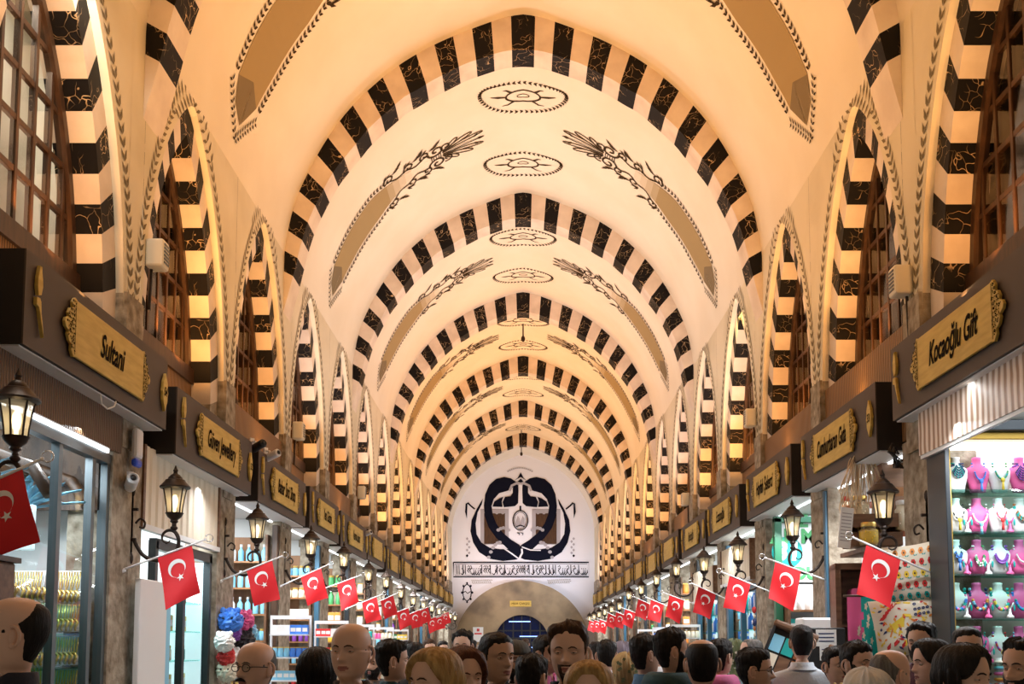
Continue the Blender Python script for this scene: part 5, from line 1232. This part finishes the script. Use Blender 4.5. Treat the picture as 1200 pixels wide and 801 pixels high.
        if hair != 'pony':
            end = -1.05 if hair == 'long' else -.25; m = MB(); rows = []
            tl = [1.22 + (2 * PI - 2.44) * i / 46 for i in range(47)]
            for i in range(22):
                z = .72 + (end - .72) * i / 21; row = []
                zr = max(z, .38); f, bk, w = rg(zr); o = .085 + .03 * math.sin(i * .5); fall = max(0, (.38 - z)) 
                for t in tl:
                    o2 = o * (1 + .22 * math.sin(t * 19) + .12 * math.sin(t * 37 + i * .4)); xx = (w + o2 + .04 * fall) * math.sin(t); yy = -(f if math.cos(t) > 0 else bk + .06 * fall) * math.cos(t) - o2 * math.cos(t) + (.05 if math.cos(t) > 0 else 0) * fall
                    if i == 21: xx *= .93; yy *= .93
                    row.append(W((xx, yy, z + .03 * math.sin(t * 23) * (i > 18))))
                rows.append(row)
            m.rings(rows, closed=False); ob = m.build('hair_lengths', [hcol], root, smooth=True); so = ob.modifiers.new('thick', 'SOLIDIFY'); so.thickness = .012
        else:
            m = MB(); m.tube([W((0, .42, .72)), W((0, .58, .74)), W((0, .68, .5)), W((.02, .66, 0)), W((.02, .6, -.5))], [.02, .035, .04, .034, .008], 12); m.build('ponytail', [hcol], root, smooth=True)
            m = MB(); m.tube([W((.05 * math.cos(t), .50, .73 + .08 * math.sin(t))) for t in [2 * PI * i / 10 for i in range(11)]], .012, 6); m.build('hair_tie', ['black_goods'], root, smooth=True)
    elif hair == 'beanie':
        shell('beanie', lambda t, z: (lambda d: .075 * sm(d / .03) if d > 0 else -1)(z - (.66 - .1 * (abs(t) > 1.3))), hcol, zsh, ths, 2., .05)
        shell('hair', lambda t, z: .03 if (abs(t) > 1.25 and .4 < z < .6) else -1, 'hair_black', zsh, ths)
    elif hair in ('scarf', 'hood'):
        zs2 = [1.0 - .03 * i for i in range(52)]
        shell('headscarf' if hair == 'scarf' else 'hood', lambda t, z: (.11 + .03 * math.sin(t * 5 + z * 7)) * sm((1.02 - z) / .02) if (abs(t) > .95 or z > .84 or z < -.02) else -1, hcol, zs2, ths, 3., .18)
        m = MB()
        m.rings([[W(((r + .06 * math.sin(5 * t + z * 8)) * math.sin(t), -(r * .85 + .05 * math.sin(4 * t)) * math.cos(t) + .03, z)) for t in TH_] for z, r in ((-.05, .33), (-.2, .40), (-.4, .52), (-.6, .80), (-.64, .85))], cap=False)
        m.build('scarf_drape', [hcol], root, smooth=True, recalc=False)
        if hair == 'scarf' and q.random() < 2:
            m = MB()
            for i in range(34):
                t, z = q.uniform(1.2, 5.1), q.uniform(.0, .9); P = skin(t, z, 0); n = Vector((P.x, P.y, .1)).normalized()
                base_ = P + n * .155; a = q.random() * 6
                m.poly([W(base_ + Vector((math.cos(t) * .07 * math.cos(a + u), math.sin(t) * .07 * math.cos(a + u), .06 * math.sin(a + u)))) for u in (0, 1.6, 3.1, 4.7)])
            m.build('scarf_pattern', [extra[0] if extra else 'cream'], root, recalc=False)
    if beard:
        T = beard[1]
        def fbd(t, z):
            a = abs(t); 
            if a > 1.42 or (len(beard) > 2 and a > .62): return -1
            top_ = .16 if a < .26 else .30 + .2 * sm((a - .5) / .8); d = min(top_ - z, z + .09, (1.42 - a) * .3)
            if a < .42 and z > .13 and z < .235: d = -1 if z < .212 and a < .30 else d
            if .245 < z < .30 and a < .36: d = .02
            return T * sm(d / .07) * (1 if z < .2 else .6) if d > 0 else -1
        shell('beard', fbd, beard[0], [.5 - .018 * i for i in range(35)], ths, 2., .2)
    if moust:
        m = MB(); m.tube([W((x_, -.395 - .02 * math.cos(x_ * 9), .262 - .35 * x_ * x_ * 6)) for x_ in (-.14, -.09, -.04, 0, .04, .09, .14)], [.003, .0065, .008, .0085, .008, .0065, .003], 8); m.build('moustache', ['hair_black'], root, smooth=True)
    if hair not in ('scarf', 'hood') or True:
        m = MB()
        for e in (-1, 1): m.tube([W(skin(t, z, 0) + Vector((0, -.018, 0))) for t, z in ((e * .16, .575), (e * .33, .60), (e * .5, .598), (e * .66, .57))], [.0022, .0036, .0034, .0014], 6)
        m.build('eyebrows', [hcol if hcol.startswith('hair') and hcol != 'hair_blonde' else 'hair_brown'], root, smooth=True)
    if 'glasses' in extra:
        m = MB(); yg = -.415
        for e in (-1, 1):
            m.tube([W((e * .15 + .105 * math.cos(t), yg + .02 * abs(math.cos(t)), .49 + .075 * math.sin(t))) for t in [2 * PI * i / 16 for i in range(17)]], .0022, 6); m.tube([W((e * .25, yg + .02, .51)), W((e * .33, -.25, .51)), W((e * .345, .02, .50))], .0022, 6)
        m.tube([W((-.045, yg, .51)), W((0, yg - .02, .52)), W((.045, yg, .51))], .0022, 6); g = m.build('glasses', ['black_plastic'], root, smooth=True)
        m = MB()
        for e in (-1, 1): m.poly([W((e * .15 + .1 * math.cos(t), yg + .012, .49 + .07 * math.sin(t))) for t in [2 * PI * i / 16 for i in range(16)]])
        m.build('lenses', ['shop_glass'], g, recalc=False)
    # ---- clothes
    def ring(z, o, fold=0.): return [W(skin(t, z, 0) * 1 + Vector((o * math.sin(t) * 1.0, -o * math.cos(t), 0)) + Vector((0, fold * math.sin(t * 9 + z * 6), 0))) for t in TH_]
    m = MB(); cz = [-.24, -.30, -.36, -.42, -.48, -.54, -.6, -.68, -.78, -.95, -1.3, -1.8, -2.2, -2.6, -2.95]
    m.rings([ring(z, .05 if z > -.4 else .072, .012) for z in cz], cap=False)
    for e in (-1, 1):
        A = [W((e * .62, .0, -.56)), W((e * .83, .0, -.70)), W((e * 1.0, .03, -1.25)), W((e * 1.07, .06, -1.65)), W((e * 1.07, .05, -2.05)), W((e * 1.04, -.12, -2.6)), W((e * 1.0, -.28, -2.98))]
        m.tube(A, [.06, .071, .068, .062, .059, .052, .044], 14)
    jk = m.build('jacket' if not fem else 'coat', [coat], root, smooth=True)
    if collar in ('stand', 'shirt', 'open'):
        m = MB(); lo, hi = (-.36, -.04) if collar != 'shirt' else (-.34, -.12)
        gap = .45 if collar == 'open' else .22
        tl = [gap + (2 * PI - 2 * gap) * i / 40 for i in range(41)]
        def cr(z, r, dy=0): f, bk, w = rg(-.25); return [W(((w + r) * math.sin(t), -((f if math.cos(t) > 0 else bk) + r) * math.cos(t) + dy, z - .10 * max(0, math.cos(t)))) for t in tl]
        m.rings([cr(lo, .17), cr((lo + hi) / 2, .09), cr(hi, .075), cr(hi + .01, .055), cr(hi - .03, .045), cr(lo + .05, .07)], closed=False); m.build('collar', [coat], jk, smooth=True)
    if inner:
        m = MB(); m.rings([ring(z, o) for z, o in ((-.10, .03), (-.14, .04), (-.24, .055), (-.30, .065), (-.4, .06))], cap=False); m.build('shirt', [inner], root, smooth=True)
    if 'furhood' in extra or 'backhood' in extra:
        m = MB(); fur = 'furhood' in extra
        tl = [.75 + (2 * PI - 1.5) * i / 40 for i in range(41)]
        def hr(z, r): return [W(((.26 + r) * math.sin(t), -(.24 + r) * math.cos(t) + .05 + (.10 if math.cos(t) < 0 else 0), z + .05 * math.sin(t * 7) * fur + .02 * math.sin(t * 17) * fur)) for t in tl]
        m.rings([hr(-.46, .32), hr(-.28, .35), hr(-.1, .28), hr(-.02, .17), hr(-.12, .08), hr(-.26, .06)], closed=False); m.build('hood', ['fur' if fur else coat], jk, smooth=True)
    m = MB(); m.rings([ring(z, .05) for z in (-2.6, -2.9, -3.1)], cap=True)
    for e in (-1, 1): m.tube([(e * .085, .0, zz(-2.95)), (e * .095, -.01, zz(-4.6)), (e * .1, .01, .35), (e * .1, .02, .075)], [.10, .08, .066, .062], 12)
    m.build('trousers', [trousers], root, smooth=True)
    for e in (-1, 1):
        m = MB(); m.rings([[(e * .1 + w * math.cos(t), .0 - l * math.sin(t) - o, z) for t in [2 * PI * j / 14 for j in range(14)]] for z, w, l, o in ((0, .045, .13, .06), (.02, .05, .14, .06), (.05, .046, .12, .045), (.09, .042, .06, .0), (.11, .04, .05, -.01))]); m.build('shoe', ['black_goods'], root, smooth=True)
    if 'backpack' in extra:
        m = MB(); m.rings([[W((w * math.cos(t), .44 + d * math.sin(t), z)) for t in TH_[::4]] for z, w, d in ((-.55, .3, .1), (-.6, .5, .22), (-1.2, .56, .3), (-1.9, .56, .3), (-2.0, .4, .2))]); m.build('backpack', ['black_goods'], root, smooth=True)
        m = MB()
        for e in (-1, 1): m.tube([W((e * .4, .36, -.58)), W((e * .42, .02, -.42)), W((e * .42, -.34, -.8)), W((e * .5, -.2, -1.6)), W((e * .5, .3, -1.8))], .016, 6)
        m.build('strap', ['black_goods'], root, smooth=True)
    tag(root, label, 'person', 'people walking through the market hall'); return root
cloth('coat_black', (.010, .010, .012)); cloth('coat_navy', (.012, .016, .035)); cloth('coat_brown', (.055, .03, .014)); cloth('coat_olive', (.16, .125, .065)); cloth('coat_teal', (.015, .06, .075)); cloth('shirt_pale', (.62, .68, .76)); cloth('denim', (.06, .16, .30)); cloth('denim_pale', (.25, .38, .5)); cloth('jeans_dark', (.015, .02, .04))
cloth('pink_cloth', (.62, .14, .32)); cloth('yellow_cloth', (.75, .45, .03)); cloth('grey_cloth', (.16, .16, .17)); cloth('lavender', (.30, .28, .38)); cloth('white_knit', (.85, .85, .87)); cloth('gold_scarf', (.50, .36, .16)); cloth('olive_scarf', (.15, .19, .09)); cloth('fur', (.50, .36, .14)); cloth('beanie_grey', (.075, .075, .07)); cloth('print_dark', (.10, .03, .05)); cloth('maroon', (.22, .02, .05))
L_, R_ = -PI / 2, PI / 2      # yaw: face turned towards the left wall / the right wall; PI = seen from behind
person(20, 698, 3.35, L_ + .25, 'balding man in a dark navy jacket in profile before the gold jewellery window', 'bald', 'hair_black', 'skin_light', 'coat_navy', fat=.06)
person(300, 751, 4.9, -.55, 'bald man with glasses and black moustache in a teal jacket', 'bald', 'hair_grey', 'skin_light', 'coat_teal', extra=('glasses',), moust=True, fat=.05)
person(372, 761, 5.4, PI - .3, 'person with long dark hair seen from behind, between two bald men', 'long', 'hair_black', 'skin_mid', 'coat_brown', fem=True, H=.225)
person(412, 729, 4.4, -.28, 'stout balding man with yellow shirt collar under a brown jacket', 'bald', 'hair_brown', 'skin_light', 'coat_brown', inner='yellow_cloth', fat=.1, collar='open')
person(439, 760, 8.6, -.35, 'small bearded dark-haired man peering past the yellow-collared man', 'short', 'hair_black', 'skin_mid', 'grey_cloth', beard=('hair_black', .04))
person(460, 750, 6.3, R_ + .35, 'person with a black cap of hair turned away beside the blonde woman', 'short', 'hair_black', 'skin_mid', 'coat_teal', collar='stand')
person(487, 753, 9.5, PI + .2, 'distant dark-haired person behind the blonde woman', 'short', 'hair_black', 'skin_mid', 'coat_black')
person(509, 763, 3.75, -.75, 'blonde woman with long straight hair looking down', 'long', 'hair_blonde', 'skin_light', 'coat_black', fem=True, H=.225)
person(543, 761, 4.3, .5, 'woman with reddish brown hair beside the blonde woman', 'bob', 'hair_chestnut', 'skin_light', 'coat_black', fem=True, H=.225)
person(542, 740, 8.8, -.1, 'tall man with thick black hair in front of the stone archway', 'swept', 'hair_black', 'skin_mid', 'coat_black')
person(558, 761, 9.2, PI, 'dark-haired person seen from behind below the white notice', 'short', 'hair_black', 'skin_mid', 'coat_black')
person(582, 741, 5.1, .65, 'young man with cropped black hair looking sideways below the dark doorway', 'crop', 'hair_black', 'skin_mid', 'coat_black')
person(604, 751, 6.4, .35, 'bearded man in a dark grey knitted cap', 'beanie', 'beanie_grey', 'skin_mid', 'coat_black', beard=('hair_black', .04))
person(624, 767, 5.6, PI - .6, 'person with glossy black hair seen from behind in front of the dark doorway', 'short', 'hair_black', 'skin_mid', 'maroon')
person(641, 745, 7.0, .9, 'dark-haired person mostly hidden behind the tall man with a goatee', 'short', 'hair_black', 'skin_mid', 'pink_cloth')
person(666, 731, 4.45, -.18, 'tall man with swept brown hair and a goatee facing forward', 'swept', 'hair_brown', 'skin_light', 'coat_black', beard=('hair_brown', .016, 'goatee'))
person(690, 778, 3.9, -.05, 'woman with parted blonde hair in front of the man with a goatee', 'long', 'hair_blonde', 'skin_light', 'coat_black', fem=True, H=.225)
person(711, 750, 8.6, PI - .2, 'black-haired person with a white top and black backpack seen from behind', 'short', 'hair_black', 'skin_mid', 'white_knit', extra=('backpack',))
person(730, 754, 9.8, PI, 'person in a grey lavender headscarf seen from behind', 'scarf', 'lavender', 'skin_mid', 'grey_cloth', extra=('grey_cloth',), fem=True)
person(735, 768, 7.2, PI - .1, 'person in a gold and olive patterned headscarf seen from behind', 'scarf', 'gold_scarf', 'skin_mid', 'gold_scarf', extra=('olive_scarf',), fem=True)
person(756, 744, 6.6, R_ + .45, 'black-haired man in pale denim turned towards the shops', 'short', 'hair_black', 'skin_mid', 'denim', collar='stand')
person(786, 737, 5.9, R_ + .25, 'bearded black-haired man in a dark teal hooded jacket', 'short', 'hair_black', 'skin_mid', 'coat_teal', beard=('hair_black', .06), extra=('backhood',), shoulder=1.05)
person(822, 748, 5.2, PI - .05, 'man with thinning crown in an olive brown coat seen from behind', 'crown', 'hair_black', 'skin_mid', 'coat_olive', shoulder=1.05, fat=.05)
person(844, 749, 7.3, PI - .8, 'black-haired person in a pink hooded top', 'short', 'hair_black', 'skin_mid', 'pink_cloth', extra=('backhood',))
person(860, 751, 9.3, PI - .4, 'person in a green patterned headscarf before the lit shop', 'scarf', 'olive_scarf', 'skin_mid', 'white_knit', extra=('cream',), fem=True, H=.225)
person(880, 748, 8.7, L_ + .1, 'grey-haired man in a pale blue top looking down', 'thin', 'hair_grey', 'skin_light', 'denim_pale')
person(884, 760, 5.9, R_ - .2, 'man with glasses and receding black hair in a black leather jacket in profile', 'short', 'hair_black', 'skin_mid', 'coat_black', extra=('glasses',), fat=.05)
person(939, 732, 7.4, PI - .12, 'man in a pale blue shirt seen from behind at the counter', 'crop', 'hair_black', 'skin_mid', 'shirt_pale', shoulder=1.28, collar='shirt')
person(980, 758, 6.8, .3, 'dark-haired person half hidden behind the man in a fur hood', 'short', 'hair_black', 'skin_mid', 'coat_black')
person(1004, 752, 5.9, .55, 'bearded young man with a yellowish fur hood', 'short', 'hair_black', 'skin_light', 'coat_black', beard=('hair_black', .03), extra=('furhood',), collar=None)
person(1016, 789, 4.2, PI, 'person in a white knitted hood low in front of the bearded man', 'hood', 'white_knit', 'skin_light', 'white_knit', collar=None, H=.23)
person(1043, 760, 4.9, R_ + .45, 'balding grey-haired man in a blue jacket turned towards the necklaces', 'bald', 'hair_grey', 'skin_light', 'denim', fat=.06)
person(1079, 731, 6.6, -.75, 'tall bearded man with thick black hair below the embroidered cushion', 'swept', 'hair_black', 'skin_mid', 'print_dark', beard=('hair_black', .035))
person(1090, 751, 5.35, L_ + .1, 'woman with a black ponytail in profile', 'pony', 'hair_black', 'skin_light', 'coat_black', fem=True, H=.225)
person(1133, 734, 5.95, -.15, 'man with short black hair behind the near dark-haired woman, in a blue jacket', 'crop', 'hair_black', 'skin_light', 'denim')
person(1129, 758, 3.9, R_ - .95, 'near woman with smooth black hair in profile before the necklaces', 'long', 'hair_black', 'skin_light', 'coat_black', fem=True, H=.23)
person(1199, 750, 4.5, -1.1, 'bearded dark-haired man cut by the picture edge beside the necklaces', 'swept', 'hair_black', 'skin_mid', 'coat_black', beard=('hair_black', .05))
farq = random.Random(21)
fx = [(478, 751, 12.5, 'hair_black', 'coat_black', 'a dark coat'), (503, 749, 14, 'hair_brown', 'denim', 'blue denim'), (519, 751, 17, 'hair_black', 'maroon', 'a maroon top'), (571, 753, 15, 'hair_black', 'coat_black', 'black clothes'), (593, 750, 20, 'hair_black', 'coat_navy', 'navy clothes'), (616, 748, 24, 'hair_brown', 'coat_black', 'a dark jacket'),
      (634, 751, 18, 'hair_black', 'grey_cloth', 'a grey top'), (698, 752, 13, 'hair_black', 'pink_cloth', 'a pink top'), (680, 750, 20, 'hair_brown', 'coat_olive', 'an olive coat'), (747, 751, 11.5, 'hair_black', 'coat_black', 'a black coat'), (770, 752, 10.5, 'hair_black', 'white_knit', 'a white top'), (555, 750, 26, 'hair_black', 'coat_teal', 'a teal jacket')]
for x, y, D, hc, ct, w in fx: person(x, y, D, farq.choice([0, PI, PI - .4, .4, PI + .5]), 'small far-off walker in %s deep in the crowd' % w, 'short', hc, 'skin_mid', ct)
# ------------------------------------------------------------------ light
WARM = [(1., .51, .18), (1., .49, .165), (1., .82, .76), (1., .73, .66), (1., .49, .17), (1., .62, .38), (1., .58, .32), (1., .6, .3)]
cs = [5.6] + [y + ARCH_T / 2 + 2.9 for y in ARCH]
for i, c in enumerate(cs):
    if i == 7: continue
    for s in (-1, 1):
        for dy in (-1.4, 1.4):
            area('vault_uplight', (s * 3.0, c + dy, 4.5), (s * -.6, c + dy * .6, 10.5), .25, 1.0, [48, 57, 47, 46, 54, 48, 46][i], WARM[i], PI * .8)
for s in (-1, 1):
    for k, c in enumerate(WIN):
        big = 1.5 if (s, k) in ((-1, 1), (1, 4), (1, 3), (-1, 6), (1, 7)) else .75
        area('niche_lamp', (s * (XW + .17), c + .15, 4.72), (s * (XW + .1), c + .9, 6.6), .12, .6, 13 * big, (1., .43, .12))
        area('sign_top_lamp', (s * 3.3, c, 4.12), (s * 3.42, c, 4.7), .08, 1.6, 7, (1., .55, .2))
for (s, k), v in LIT_LOFT.items():
    area('loft_lamp', (s * (XW + .62), WIN[k], 6.9), (s * (XW + .75), WIN[k], 5), .3, 1.6, 170 if s < 0 else 40, (1., .95, .85) if s < 0 else (1., .75, .2))
for s in (-1, 1):
    for k in range(14):
        d0 = PIER[k] + .4; d1 = PIER[k] + 2.5; c = (d0 + d1) / 2
        area('shop_lamp', (s * 4.15, c, 3.36), (s * 4.1, c + .25, 0), 1.2, 1.8, 26 if (s, k) in ((1, 2), (1, 0)) else 38 if (s, k) == (-1, 0) else 50 if k < 8 else 42, (.88, .95, 1.))
        area('sign_lamp', (s * 3.2, c + .4, 3.33), (s * 2.2, c + .3, 1.2), .08, 2.0, 48, (.95, .97, 1.), PI * .9)
area('cabinet_lamp', (-3.62, 10.2, 2.5), (-3.6, 10.5, 1.5), .15, 1.2, 6, (.85, 1., .98))
area('board_wash', (3.19, 7.3, 3.52), (3.32, 7.3, 3.3), .05, 2.3, 7, (.9, .96, 1.))
for s in (-1, 1):
    area('end_wall_light', (s * 2.8, 44.5, 3.9), (s * -.5, 48, 6.6), .5, .5, 76, (1., .86, .86) if s < 0 else (.68, .80, 1.), PI * .7)
w = bpy.data.worlds.new('world'); scene.world = w; w.use_nodes = True
w.node_tree.nodes['Background'].inputs[0].default_value = (1., .78, .55, 1); w.node_tree.nodes['Background'].inputs[1].default_value = .17
vs = scene.view_settings; vs.view_transform = 'Standard'; vs.look = 'None'; vs.exposure = 0.0; vs.gamma = 1; vs.use_curve_mapping = False
scene.cycles.use_denoising = True; scene.cycles.max_bounces = 6; scene.cycles.diffuse_bounces = 3; scene.cycles.glossy_bounces = 3; scene.cycles.transparent_max_bounces = 24; scene.cycles.sample_clamp_indirect = 4.
scene.cycles.caustics_reflective = False; scene.cycles.caustics_refractive = False
